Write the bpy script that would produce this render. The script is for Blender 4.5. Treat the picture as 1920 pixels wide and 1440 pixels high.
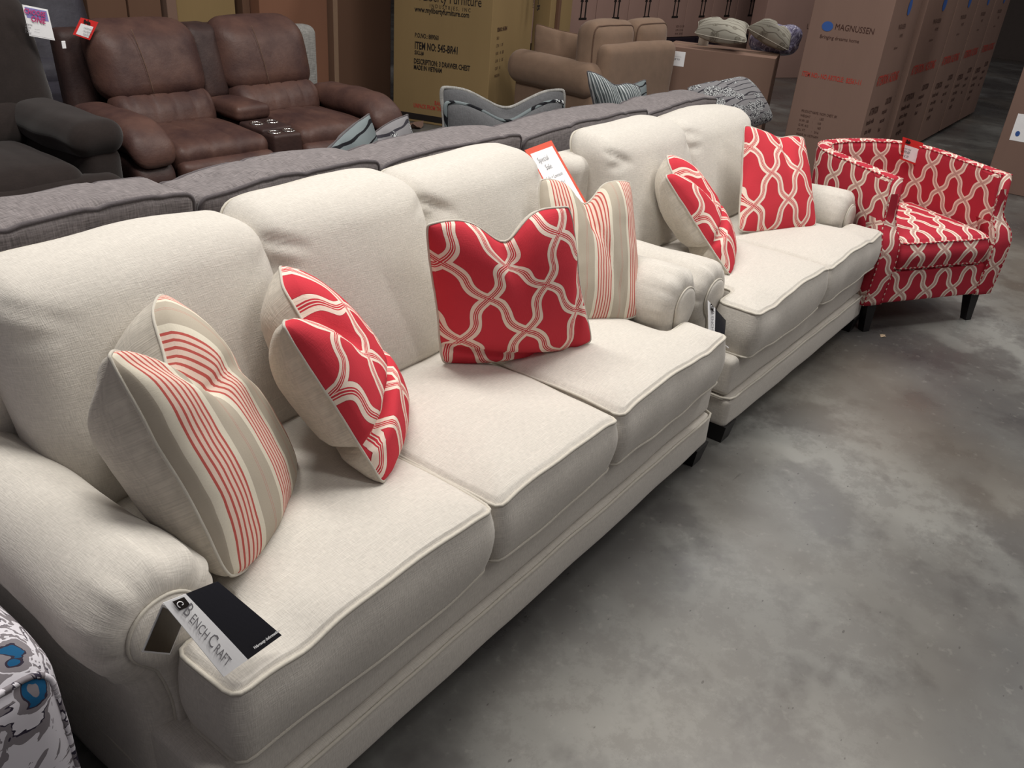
import bpy, math, random
import numpy as np
from mathutils import Matrix, Vector, noise

random.seed(7)
for _o in list(bpy.data.objects): bpy.data.objects.remove(_o)
SC = bpy.context.scene
COL = SC.collection

# ---------------------------------------------------------------- camera
F_PX = 1602.34
CAM = np.array([-1.23813, -0.87307, 1.63384])
RC = ((0.5975556, 0.3449975, -0.7238121), (-0.7984650, 0.3386122, -0.4977905), (0.0733551, 0.8753962, 0.4778081))
def _ortho(R):
    u, s, v = np.linalg.svd(np.array(R)); return u @ v
RC = _ortho(RC)
cam_data = bpy.data.cameras.new('camera')
cam = bpy.data.objects.new('camera', cam_data); COL.objects.link(cam)
M = Matrix.Identity(4)
for i in range(3):
    for j in range(3): M[i][j] = RC[i][j]
    M[i][3] = CAM[i]
cam.matrix_world = M
cam_data.sensor_fit = 'HORIZONTAL'; cam_data.sensor_width = 36
cam_data.lens = F_PX / 1920 * 36
cam_data.clip_start = 0.05; cam_data.clip_end = 100
SC.camera = cam

# ---------------------------------------------------------------- world, lights, exposure
SC.view_settings.view_transform = 'Standard'
SC.view_settings.look = 'None'
SC.view_settings.gamma = 1
SC.view_settings.use_curve_mapping = False
SC.view_settings.exposure = 0.10
w = bpy.data.worlds.new('world'); SC.world = w; w.use_nodes = True
bg = w.node_tree.nodes['Background']
bg.inputs[0].default_value = (0.92, 0.86, 0.90, 1); bg.inputs[1].default_value = 0.13

def area(name, loc, size, power, rot=(0, 0, 0), col=(1, 0.97, 0.92)):
    d = bpy.data.lights.new(name, 'AREA'); d.shape = 'RECTANGLE'
    d.size, d.size_y = size; d.energy = power; d.color = col
    o = bpy.data.objects.new(name, d); COL.objects.link(o)
    o.location = loc; o.rotation_euler = rot
    return o
# the warehouse's hanging strip lights, over the aisle in front of the sofas and further back
area('strip_light', (0.3, 1.4, 4.4), (0.5, 2.6), 150, (0, 0, 0.3))
area('strip_light', (3.4, -0.4, 4.6), (0.5, 2.6), 105, (0, 0, 0.3))
area('strip_light', (7.0, 1.6, 4.6), (0.5, 2.6), 85, (0, 0, 0.3))
area('strip_light', (0.9, -3.0, 4.6), (0.5, 2.4), 50, (0, 0, 0.3))
area('strip_light', (7.2, -3.0, 4.6), (0.5, 2.4), 45, (0, 0, 0.3))

# ---------------------------------------------------------------- materials
def lin(c):
    return tuple((x / 255 / 12.92) if x / 255 <= 0.04045 else ((x / 255 + 0.055) / 1.055) ** 2.4 for x in c) + (1,)

class NT:
    def __init__(s, name, rough=0.8, spec=0.3):
        s.m = bpy.data.materials.new(name); s.m.use_nodes = True
        s.t = s.m.node_tree; s.b = s.t.nodes['Principled BSDF']
        s.b.inputs['Roughness'].default_value = rough
        s.b.inputs['Specular IOR Level'].default_value = spec
    def n(s, typ, ins=None, **kw):
        nd = s.t.nodes.new(typ)
        for k, v in kw.items(): setattr(nd, k, v)
        for k, v in (ins or {}).items(): s.set(nd, k, v)
        return nd
    def set(s, nd, k, v):
        if hasattr(v, 'is_output') or isinstance(v, bpy.types.NodeSocket): s.t.links.new(v, nd.inputs[k])
        elif isinstance(v, bpy.types.Node): s.t.links.new(v.outputs[0], nd.inputs[k])
        else: nd.inputs[k].default_value = v
    def math(s, op, a, b=None, c=None):
        nd = s.n('ShaderNodeMath', operation=op)
        s.set(nd, 0, a)
        if b is not None: s.set(nd, 1, b)
        if c is not None: s.set(nd, 2, c)
        return nd.outputs[0]
    def ramp(s, fac, stops, interp='LINEAR'):
        r = s.n('ShaderNodeValToRGB', {'Fac': fac}); cr = r.color_ramp; cr.interpolation = interp
        cr.elements[0].position, cr.elements[0].color = stops[0][0], stops[0][1]
        cr.elements[1].position, cr.elements[1].color = stops[-1][0], stops[-1][1]
        for p, c in stops[1:-1]:
            e = cr.elements.new(p); e.color = c
        return r.outputs[0]
    def mix(s, f, a, b, mode='MIX'):
        nd = s.n('ShaderNodeMix', data_type='RGBA', blend_type=mode)
        s.set(nd, 0, f); s.set(nd, 6, a); s.set(nd, 7, b)
        return nd.outputs[2]
    def noise(s, vec, scale, detail=3, rough=0.5):
        nd = s.n('ShaderNodeTexNoise', {'Vector': vec, 'Scale': scale, 'Detail': detail, 'Roughness': rough})
        return nd.outputs[0]
    def scaled(s, vec, v):
        nd = s.n('ShaderNodeVectorMath', {0: vec, 1: v}, operation='MULTIPLY'); return nd.outputs[0]
    def coord(s, kind='Object'):
        return s.n('ShaderNodeTexCoord').outputs[kind]
    def bump(s, h, strength=0.3, dist=0.001):
        nd = s.n('ShaderNodeBump', {'Height': h, 'Strength': strength, 'Distance': dist})
        s.t.links.new(nd.outputs[0], s.b.inputs['Normal'])
    def color(s, c): s.set(s.b, 'Base Color', c)

def mul(c, k): return tuple(min(1, x * k) for x in c[:3]) + (1,)

def fabric(name, rgb, var=0.10, thread=420, bump=0.5, slub=True, mott=0.0):
    m = NT(name, 0.95, 0.12); c = lin(rgb)
    uv = m.coord('UV')
    h1 = m.noise(m.scaled(uv, (thread * .12, thread, 1)), 1.0, 2)
    h2 = m.noise(m.scaled(uv, (thread, thread * .12, 1)), 1.0, 2)
    h = m.math('ADD', h1, h2)
    fac = m.math('MULTIPLY', m.math('SUBTRACT', h, 0.6), 1.25)
    col = m.mix(fac, mul(c, 1 - var * 1.6), mul(c, 1 + var))
    if slub:
        sl = m.noise(m.scaled(uv, (9, 330, 1)), 1.0, 1)
        col = m.mix(m.ramp(sl, [(0.60, (0, 0, 0, 1)), (0.72, (.35, .35, .35, 1))]), col, mul(c, 1.25))
    if mott:
        mo = m.noise(m.scaled(uv, (12, 12, 1)), 1.0, 4)
        col = m.mix(m.ramp(mo, [(0.35, (0, 0, 0, 1)), (0.65, (mott, mott, mott, 1))]), col, mul(c, 0.6))
    m.color(col); m.bump(h, bump, 0.0012)
    m.b.inputs['Sheen Weight'].default_value = 0.15
    return m.m

def plain(name, rgb, rough=0.6, spec=0.4, metal=0.0):
    m = NT(name, rough, spec); c = lin(rgb)
    n = m.noise(m.coord('Object'), 14, 3)
    m.color(m.mix(n, mul(c, .93), mul(c, 1.07))); m.b.inputs['Metallic'].default_value = metal
    return m.m

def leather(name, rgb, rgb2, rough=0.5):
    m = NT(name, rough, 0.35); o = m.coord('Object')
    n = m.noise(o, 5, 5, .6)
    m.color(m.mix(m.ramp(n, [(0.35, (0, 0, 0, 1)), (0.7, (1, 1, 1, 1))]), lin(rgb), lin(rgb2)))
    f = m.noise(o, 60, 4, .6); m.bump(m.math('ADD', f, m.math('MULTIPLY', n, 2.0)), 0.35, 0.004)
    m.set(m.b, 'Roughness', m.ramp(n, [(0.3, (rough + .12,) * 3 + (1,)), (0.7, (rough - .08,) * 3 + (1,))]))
    return m.m

def cardboard(name, rgb):
    m = NT(name, 0.85, 0.15); o = m.coord('Object'); c = lin(rgb)
    n = m.noise(m.scaled(o, (3, 3, 1.2)), 1.2, 4)
    col = m.mix(n, mul(c, .88), mul(c, 1.1))
    g = m.noise(m.scaled(o, (90, 90, 4)), 1.0, 2)
    col = m.mix(m.math('MULTIPLY', g, .25), col, mul(c, .78))
    m.color(col); m.bump(g, .15, .001)
    return m.m

def trellis(name, red=(206, 60, 72), cream=(246, 228, 212), px=.0925, py=.126, k=.92, rot=0.0, off=(0, 0), inner=None, tight=1.0):
    m = NT(name, 0.93, 0.12)
    uv = m.coord('UV')
    mp = m.n('ShaderNodeMapping', {'Vector': uv, 'Location': (off[0], off[1], 0), 'Rotation': (0, 0, rot)})
    # hand-woven wobble of the motif
    wob = m.n('ShaderNodeTexNoise', {'Vector': mp.outputs[0], 'Scale': 14.0, 'Detail': 1.0})
    wv = m.n('ShaderNodeVectorMath', {0: wob.outputs['Color'], 1: (0.5, 0.5, 0.5)}, operation='SUBTRACT')
    wv2 = m.n('ShaderNodeVectorMath', {0: wv.outputs[0], 1: (.008, .008, 0)}, operation='MULTIPLY')
    ad = m.n('ShaderNodeVectorMath', {0: mp.outputs[0], 1: wv2.outputs[0]}, operation='ADD')
    sp = m.n('ShaderNodeSeparateXYZ', {0: ad.outputs[0]})
    u = m.math('DIVIDE', sp.outputs[0], px); v = m.math('DIVIDE', sp.outputs[1], py)
    ang = m.math('MULTIPLY', v, 2 * math.pi)
    f = m.math('ADD', v, m.math('MULTIPLY', m.math('SINE', ang), k / (2 * math.pi)))
    fp = m.math('MULTIPLY', m.math('ADD', m.math('MULTIPLY', m.math('COSINE', ang), k), 1.0), px / py)
    norm = m.math('SQRT', m.math('ADD', m.math('MULTIPLY', fp, fp), 1.0))
    def fam(sign):
        a = m.math('ADD' if sign > 0 else 'SUBTRACT', u, f)
        a = m.math('ADD', a, 1.0)
        a = m.math('FLOORED_MODULO', a, 2.0)
        a = m.math('ABSOLUTE', m.math('SUBTRACT', a, 1.0))
        return m.math('DIVIDE', m.math('MULTIPLY', a, px), norm)
    d = m.math('DIVIDE', m.math('MINIMUM', fam(1), fam(-1)), 0.03 * tight)
    R = lin(red); Cc = lin(cream); I = lin(inner) if inner else R
    D2 = mul(R, .55)
    col = m.ramp(d, [(0, I), (.062, Cc), (.125, I), (.215, Cc), (.55, D2), (.575, R)], 'CONSTANT')
    th = m.noise(m.scaled(uv, (900, 150, 1)), 1.0, 2)
    col = m.mix(m.math('MULTIPLY', th, .16), col, (0.2, 0.05, 0.05, 1), 'MIX')
    m.color(col)
    h = m.math('ADD', m.noise(m.scaled(uv, (400, 60, 1)), 1., 1), m.noise(m.scaled(uv, (60, 400, 1)), 1., 1))
    m.bump(h, .4, .001)
    return m.m

def stripes(name, period=.155, off=0.0, axis=0):
    m = NT(name, 0.93, 0.12)
    uv = m.coord('UV'); sp = m.n('ShaderNodeSeparateXYZ', {0: uv})
    u = m.math('FLOORED_MODULO', m.math('DIVIDE', m.math('ADD', sp.outputs[axis], off), period), 1.0)
    Tp = lin((184, 174, 158)); Cr = lin((226, 218, 200)); Pk = lin((232, 205, 190)); Rd = lin((190, 84, 78)); Rl = lin((190, 140, 128))
    st = [(0, Cr), (.085, Rd)]
    x = .085; 
    for i in range(5):
        st += [(x + .028, Pk), (x + .072, Rd)]; x += .072
    st += [(x + .028, Cr), (x + .115, Tp), (.775, Rl), (.783, Tp), (.805, Rl), (.813, Tp)]
    st = sorted(st, key=lambda a: a[0])
    col = m.ramp(u, st, 'CONSTANT')
    th = m.noise(m.scaled(uv, (150, 700, 1)), 1.0, 2)
    col = m.mix(m.math('MULTIPLY', th, .22), col, (.25, .2, .16, 1))
    m.color(col); m.bump(th, .3, .001)
    return m.m

def floral(name, base=(110, 118, 120), petal=(196, 200, 200), dark=(24, 24, 28), scale=38, stripe=False, dens=.36):
    m = NT(name, 0.9, 0.15); uv = m.coord('UV')
    if stripe:
        sp = m.n('ShaderNodeSeparateXYZ', {0: uv})
        wv = m.noise(m.scaled(uv, (60, 6, 1)), 1.0, 3)
        s = m.math('FLOORED_MODULO', m.math('MULTIPLY', m.math('ADD', sp.outputs[0], m.math('MULTIPLY', wv, .02)), 48.0), 1.0)
        m.color(m.ramp(s, [(0, lin(dark)), (.14, lin(base)), (.45, lin(petal)), (.7, lin(base)), (1, lin(base))], 'CONSTANT'))
        return m.m
    v = m.n('ShaderNodeTexVoronoi', {'Vector': uv, 'Scale': scale * 2.2}, feature='DISTANCE_TO_EDGE')
    pet = m.ramp(v.outputs[0], [(0, lin(dark)), (.09, lin(dark)), (.13, lin(petal)), (1, lin(petal))])
    big = m.n('ShaderNodeTexVoronoi', {'Vector': uv, 'Scale': 7.5}, feature='F1')
    mask = m.ramp(big.outputs['Distance'], [(0, (1, 1, 1, 1)), (dens, (1, 1, 1, 1)), (dens + .02, (0, 0, 0, 1)), (1, (0, 0, 0, 1))])
    wav = m.n('ShaderNodeTexWave', {'Vector': uv, 'Scale': 4.5, 'Distortion': 7.0, 'Detail': 1.0}, wave_type='RINGS')
    line = m.ramp(wav.outputs[1], [(0, lin(dark)), (.045, lin(dark)), (.07, lin(base)), (1, lin(base))])
    m.color(m.mix(mask, line, pet))
    return m.m

def ikat(name):
    m = NT(name, 0.85, 0.2); uv = m.coord('UV')
    n1 = m.n('ShaderNodeTexNoise', {'Vector': uv, 'Scale': 9.0, 'Detail': 4.0, 'Distortion': 1.6})
    n2 = m.n('ShaderNodeTexNoise', {'Vector': m.scaled(uv, (1, 1, 1)), 'Scale': 16.0, 'Detail': 3.0, 'Distortion': 1.0})
    W = lin((214, 210, 216)); G = lin((128, 122, 126)); D = lin((52, 46, 60)); B = lin((24, 84, 124))
    g = m.ramp(n1.outputs[0], [(0, W), (.30, G), (.34, W), (.47, G), (.53, D), (.545, W), (.64, G), (.69, W)], 'CONSTANT')
    vor = m.n('ShaderNodeTexVoronoi', {'Vector': uv, 'Scale': 8.5}, feature='F1')
    dist = m.math('ADD', vor.outputs['Distance'], m.math('MULTIPLY', m.math('SUBTRACT', n2.outputs[0], .5), .42))
    ring = m.ramp(dist, [(0, W), (.05, G), (.13, B), (.22, D), (.24, G), (.31, W), (1, W)], 'CONSTANT')
    mask = m.ramp(dist, [(0, (1, 1, 1, 1)), (.33, (1, 1, 1, 1)), (.34, (0, 0, 0, 1)), (1, (0, 0, 0, 1))])
    m.color(m.mix(mask, g, ring)); m.bump(n2.outputs[0], .1, .002)
    return m.m

def concrete():
    m = NT('sealed_concrete', 0.35, 0.5); o = m.coord('Object')
    a = m.noise(o, .85, 5, .5); b = m.noise(o, 2.6, 7, .6); c = m.noise(o, 26, 5, .6)
    col = m.ramp(a, [(.36, lin((70, 68, 68))), (.5, lin((96, 95, 92))), (.66, lin((130, 130, 126)))])
    col = m.mix(m.ramp(b, [(.41, (.6, .6, .6, 1)), (.50, (0, 0, 0, 1))]), col, lin((66, 63, 63)))
    e = m.noise(o, 5, 12, .82)
    col = m.mix(m.ramp(e, [(.49, (0, 0, 0, 1)), (.55, (.38, .38, .38, 1))]), col, lin((84, 81, 79)))
    col = m.mix(m.ramp(c, [(.60, (0, 0, 0, 1)), (.74, (.35, .35, .35, 1))]), col, lin((148, 146, 140)))
    sp = m.n('ShaderNodeTexVoronoi', {'Vector': m.scaled(o, (1.0, 2.4, 1)), 'Scale': 13.0}, feature='F1')
    spot = m.ramp(m.math('ADD', sp.outputs['Distance'], m.math('MULTIPLY', c, .35)), [(0, (.8, .8, .8, 1)), (.215, (.8, .8, .8, 1)), (.24, (0, 0, 0, 1)), (1, (0, 0, 0, 1))])
    col = m.mix(spot, col, lin((52, 50, 50)))
    # thin dark scuffs
    sc = m.noise(m.scaled(o, (3, 26, 1)), 1.0, 3); sc2 = m.noise(m.scaled(o, (5, 5, 1)), 1.0, 2)
    scf = m.math('MULTIPLY', m.ramp(sc, [(.70, (0, 0, 0, 1)), (.73, (.8, .8, .8, 1))]), m.ramp(sc2, [(.55, (0, 0, 0, 1)), (.6, (1, 1, 1, 1))]))
    col = m.mix(scf, col, lin((62, 60, 60)))
    tint = m.noise(o, .7, 3)
    col = m.mix(m.ramp(tint, [(.5, (0, 0, 0, 1)), (.68, (.35, .35, .35, 1))]), col, lin((112, 101, 86)))
    m.color(col)
    m.set(m.b, 'Roughness', m.ramp(m.math('ADD', m.math('MULTIPLY', b, .6), m.math('MULTIPLY', a, .5)), [(.35, (.20,) * 3 + (1,)), (.7, (.40,) * 3 + (1,))]))
    m.bump(m.math('ADD', m.math('MULTIPLY', a, 1.5), m.math('MULTIPLY', c, .08)), .10, .02)
    return m.m

def plastic_wrap():
    m = NT('crinkled_plastic', 0.15, 0.6); o = m.coord('Object')
    n = m.n('ShaderNodeTexNoise', {'Vector': o, 'Scale': 16.0, 'Detail': 5.0, 'Distortion': 2.0})
    m.color(m.ramp(n.outputs[0], [(.35, lin((96, 90, 120))), (.55, lin((150, 146, 172))), (.66, lin((220, 216, 232)))]))
    m.bump(n.outputs[0], .8, .02)
    return m.m

def quilted_leather(name, rgb): return leather(name, rgb, rgb)

MAT = dict(
    cream=fabric('cream_linen', (208, 202, 193), .10, 430, .6),
    cream_welt=fabric('cream_welt', (200, 194, 182), .06, 600, .3, False),
    pillow_back=fabric('pillow_back_cloth', (206, 198, 185), .12, 380, .8),
    grey=fabric('grey_chenille', (128, 121, 121), .34, 240, .7, True, .3),
    grey_welt=fabric('grey_welt', (92, 86, 88), .2, 500, .4, False),
    tan=fabric('tan_microfiber', (138, 114, 96), .06, 500, .2, False, .25),
    tan_welt=fabric('tan_welt', (104, 80, 66), .06, 500, .2, False),
    brown=leather('brown_leather', (64, 42, 39), (96, 69, 60), .52),
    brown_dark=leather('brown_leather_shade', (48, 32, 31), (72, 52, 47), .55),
    moss=fabric('dark_olive_suede', (47, 40, 38), .12, 300, .2, False, .4),
    charcoal=leather('charcoal_leather', (50, 47, 54), (70, 68, 78), .5),
    black_wood=plain('black_wood', (26, 24, 25), .45, .4),
    chrome=plain('chrome', (210, 205, 198), .12, .6, 1.0),
    red=trellis('red_trellis_pillow', rot=math.radians(-7), off=(.01, .105)),
    red2=trellis('red_trellis_pillow_b', rot=math.radians(8), off=(.05, .0)),
    red_chair=trellis('red_trellis_chair', red=(184, 50, 66), px=.082, py=.110, inner=(176, 122, 114), off=(.039, .03), tight=.85),
    stripe=stripes('red_stripe_pillow', .185, .035),
    stripe2=stripes('red_stripe_pillow_b', .17, .03),
    concrete=concrete(),
    card=cardboard('carton_brown', (134, 108, 95)),
    card_y=cardboard('carton_mustard', (146, 123, 86)),
    card_o=cardboard('carton_orange', (138, 98, 78)),
    card_d=cardboard('carton_dark', (112, 84, 68)),
    card_p=cardboard('carton_plum', (160, 130, 120)),
    card_r=cardboard('carton_front', (134, 109, 98)),
    tape=plain('packing_tape', (158, 130, 108), .35, .5),
    black=plain('black_print', (38, 32, 30), .7, .2),
    brown_print=plain('brown_print', (70, 46, 40), .8, .2),
    red_print=plain('red_print', (178, 66, 56), .8, .2),
    blue_print=plain('blue_print', (58, 92, 158), .7, .2),
    grey_print=plain('grey_print', (120, 118, 122), .7, .2),
    white=plain('white_paper', (250, 249, 252), .5, .3),
    gloss_black=plain('gloss_black_card', (34, 34, 40), .22, .5),
    kraft=plain('brown_card', (78, 66, 50), .5, .3),
    tag_red=plain('red_card', (222, 52, 50), .5, .3),
    tag_orange=plain('orange_red_card', (224, 92, 70), .5, .3),
    pink=plain('pink_print', (196, 70, 124), .6, .3),
    lilac=plain('lilac_print', (140, 136, 196), .6, .3),
    ink=plain('marker_ink', (44, 42, 48), .6, .2),
    floral=floral('grey_floral'),
    floral_b=floral('grey_floral_dense', base=(122, 120, 122), petal=(176, 178, 178), dark=(48, 46, 52), scale=30, dens=.50),
    gstripe=floral('grey_striped_weave', stripe=True),
    gdark=fabric('grey_pillow_back', (92, 92, 94), .2, 300, .4, False),
    sage=floral('sage_damask', base=(170, 166, 154), petal=(150, 146, 134), dark=(120, 114, 104), scale=20),
    ikat=ikat('blue_grey_ikat'),
    plastic=plastic_wrap(),
    rib=fabric('grey_ribbed', (150, 148, 144), .3, 160, .9, False),
    wall=plain('painted_block', (88, 80, 76), .9, .1),
    scrap=plain('scrap_paper', (170, 150, 126), .8, .1),
    pallet=plain('dark_pallet', (40, 32, 40), .9, .1),
)

# ---------------------------------------------------------------- mesh helpers
def link_mesh(name, V, F, mat, parent=None, UV=None, smooth=True, mats=None, fm=None):
    me = bpy.data.meshes.new(name)
    me.from_pydata([tuple(v) for v in V], [], [tuple(f) for f in F])
    if UV is not None:
        uvl = me.uv_layers.new(name='UVMap')
        flat = np.array(UV, dtype=np.float32)
        if flat.ndim == 2 and len(flat) == len(V):
            li = np.zeros(len(me.loops), dtype=np.int32); me.loops.foreach_get('vertex_index', li)
            flat = flat[li]
        uvl.data.foreach_set('uv', flat.reshape(-1)[:len(me.loops) * 2])
    for mm in (mats or [mat]): me.materials.append(mm)
    if fm is not None: me.polygons.foreach_set('material_index', np.array(fm, dtype=np.int32))
    if smooth: me.polygons.foreach_set('use_smooth', [True] * len(me.polygons))
    me.update()
    o = bpy.data.objects.new(name, me); COL.objects.link(o)
    if parent is not None: o.parent = parent
    return o

def props(o, label, cat, group=None, kind=None):
    if label: o['label'] = label
    if cat: o['category'] = cat
    if group: o['group'] = group
    if kind: o['kind'] = kind
    return o

def thing(name, label, cat, loc=(0, 0, 0), rz=0.0, group=None):
    o = bpy.data.objects.new(name, None); COL.objects.link(o)
    o.location = loc; o.rotation_euler = (0, 0, rz); o.empty_display_size = .1
    return props(o, label, cat, group)

def to_local(root, P):
    rz = root.rotation_euler[2]; L = np.array(root.location)
    c, s = math.cos(-rz), math.sin(-rz)
    Q = np.asarray(P, float) - L
    return np.stack([Q[:, 0] * c - Q[:, 1] * s, Q[:, 0] * s + Q[:, 1] * c, Q[:, 2]], 1)

def merge(parts):
    V = []; F = []; U = []; o = 0
    for p in parts:
        V.append(np.asarray(p[0], float)); F += [tuple(i + o for i in f) for f in p[1]]
        U.append(p[2] if len(p) > 2 and p[2] is not None else None); o += len(p[0])
    loopuv = None
    if all(u is not None for u in U): loopuv = np.concatenate([np.asarray(u).reshape(-1, 2) for u in U])
    return np.concatenate(V), F, loopuv

def pbox(c, h, r, n=10, puff=(0, 0, 0), warp=None, nz=0.0, ns=6.0, seed=0, pw=.8):
    """soft rounded box: centre c, half sizes h, fillet r, crown per axis; UV per loop in metres"""
    c = np.array(c, float); h = np.array(h, float); r = min(r, h.min() * .999)
    ns_ = [max(4, int(n * (hh / h.max()) ** .6)) for hh in h]
    def ticks(k, hh):
        t = np.linspace(-1, 1, ns_[k] + 1); return t
    # edge-dense ticks
    T = []
    for k in range(3):
        core = np.linspace(-(h[k] - r), h[k] - r, ns_[k] + 1)
        e = np.array([1, .75, .5, .25]) * r
        T.append(np.concatenate([-(h[k] - r) - e, core, (h[k] - r) + e[::-1]]))
    idx = {}; V = []; F = []; UV = []
    def vid(i, j, k):
        key = (i, j, k)
        if key in idx: return idx[key]
        p = np.array([T[0][i], T[1][j], T[2][k]])
        inner = np.clip(p, -(h - r), h - r); d = p - inner
        L = np.linalg.norm(d)
        # spread the fillet angle evenly
        q = inner + d / L * r if L > 1e-9 else p
        idx[key] = len(V); V.append(q); return idx[key]
    N = [len(t) for t in T]
    for ax in range(3):
        a, b = [(1, 2), (0, 2), (0, 1)][ax]
        for side in (0, N[ax] - 1):
            for i in range(N[a] - 1):
                for j in range(N[b] - 1):
                    q = []
                    for (di, dj) in ((0, 0), (1, 0), (1, 1), (0, 1)):
                        ii = [0, 0, 0]; ii[ax] = side; ii[a] = i + di; ii[b] = j + dj
                        q.append(tuple(ii))
                    flip = (side == 0) ^ (ax == 1)
                    if flip: q = q[::-1]
                    F.append(tuple(vid(*x) for x in q))
                    UV += [(T[a][x[a]], T[b][x[b]]) for x in q]
    V = np.array(V)
    V = soften(V, h, puff, pw)
    V = V + c
    if nz: V = jitter(V, nz, ns, seed)
    if warp is not None: V = warp(V)
    return V, F, np.array(UV)

def soften(V, h, puff, pw=.8):
    q = np.clip(V / h, -1, 1); W = V.copy()
    for ax in range(3):
        p = puff[ax]
        if not p: continue
        o = [i for i in range(3) if i != ax]
        g = (np.clip(1 - q[:, o[0]] ** 2, 0, 1) * np.clip(1 - q[:, o[1]] ** 2, 0, 1)) ** pw
        W[:, ax] += p * g * q[:, ax]
    return W

def jitter(V, amp, freq, seed=0):
    out = V.copy(); s = Vector((seed * 3.7, seed * 1.3, seed * 7.1))
    for i in range(len(V)):
        n = noise.noise_vector(Vector(V[i]) * freq + s); out[i] += np.array(n) * amp
    return out

def ringpts(c, h, r, ax, side, n=14, inset=None, puff=(0, 0, 0), nz=0, ns=6.0, seed=0, warp=None, pw=.8, lift=.72):
    """closed welt path round the face ax/side of a pbox"""
    c = np.array(c, float); h = np.array(h, float); r = min(r, h.min() * .999)
    a, b = [(1, 2), (0, 2), (0, 1)][ax]
    P = []
    A, B = h[a] - r, h[b] - r; rr = r * lift
    for (sa, sb, t0) in ((1, 1, 0), (-1, 1, 90), (-1, -1, 180), (1, -1, 270)):
        for t in np.linspace(t0, t0 + 90, 6):
            P.append((sa * A + rr * math.cos(math.radians(t)), sb * B + rr * math.sin(math.radians(t))))
        # straight run handled by resample
    P = np.array(P + [P[0]])
    seg = np.linalg.norm(np.diff(P, axis=0), axis=1); out = []
    for i in range(len(P) - 1):
        m = max(1, int(seg[i] / .03))
        for k in range(m): out.append(P[i] + (P[i + 1] - P[i]) * k / m)
    out = np.array(out); V = np.zeros((len(out), 3))
    V[:, a] = out[:, 0]; V[:, b] = out[:, 1]; V[:, ax] = side * (h[ax] - r + r * .72)
    V = soften(V, h, puff, pw) + c
    if nz: V = jitter(V, nz, ns, seed)
    if warp is not None: V = warp(V)
    return V

def tube(P, rad, closed=False, seg=8):
    P = np.asarray(P, float); n = len(P)
    if closed: T = np.roll(P, -1, 0) - np.roll(P, 1, 0)
    else:
        T = np.gradient(P, axis=0)
    T /= np.linalg.norm(T, axis=1)[:, None] + 1e-12
    up = np.array([0, 0, 1.]) if abs(T[0][2]) < .9 else np.array([1., 0, 0])
    N = np.cross(T[0], up); N /= np.linalg.norm(N)
    V = []; U = []; L = 0; rads = rad if hasattr(rad, '__len__') else [rad] * n
    for i in range(n):
        N = N - T[i] * (N @ T[i]); N /= np.linalg.norm(N) + 1e-12
        B = np.cross(T[i], N)
        if i: L += np.linalg.norm(P[i] - P[i - 1])
        for k in range(seg):
            a = 2 * math.pi * k / seg
            V.append(P[i] + (N * math.cos(a) + B * math.sin(a)) * rads[i]); U.append((L, k * .004))
    F = []
    m = n if closed else n - 1
    for i in range(m):
        for k in range(seg):
            a = i * seg + k; b = i * seg + (k + 1) % seg; c = ((i + 1) % n) * seg + (k + 1) % seg; d = ((i + 1) % n) * seg + k
            F.append((a, d, c, b))
    if not closed:
        F.append(tuple(range(seg))); F.append(tuple((n - 1) * seg + k for k in range(seg))[::-1])
    U = np.array(U)
    lu = np.array([U[i] for f in F for i in f])
    return np.array(V), F, lu

def box(x0, x1, y0, y1, z0, z1, bev=0.004):
    c = ((x0 + x1) / 2, (y0 + y1) / 2, (z0 + z1) / 2); h = ((x1 - x0) / 2, (y1 - y0) / 2, (z1 - z0) / 2)
    return pbox(c, h, bev, 4)

def smooth_poly(P, r, seg=5):
    """round the corners of a closed 2D polygon"""
    P = np.array(P, float); n = len(P); out = []
    for i in range(n):
        a, b, c = P[i - 1], P[i], P[(i + 1) % n]
        u = a - b; v = c - b; lu, lv = np.linalg.norm(u), np.linalg.norm(v)
        rr = min(r, lu * .45, lv * .45); p0 = b + u / lu * rr; p1 = b + v / lv * rr
        for t in np.linspace(0, 1, seg + 1): out.append((1 - t) ** 2 * p0 + 2 * t * (1 - t) * b + t * t * p1)
    return np.array(out)

def resample(P, step, closed=True):
    Q = np.vstack([P, P[:1]]) if closed else P
    seg = np.linalg.norm(np.diff(Q, axis=0), axis=1); cum = np.concatenate([[0], np.cumsum(seg)])
    n = max(8, int(cum[-1] / step)); t = np.linspace(0, cum[-1], n + (0 if closed else 1), endpoint=not closed)
    return np.stack([np.interp(t, cum, Q[:, k]) for k in range(Q.shape[1])], 1)

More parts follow.
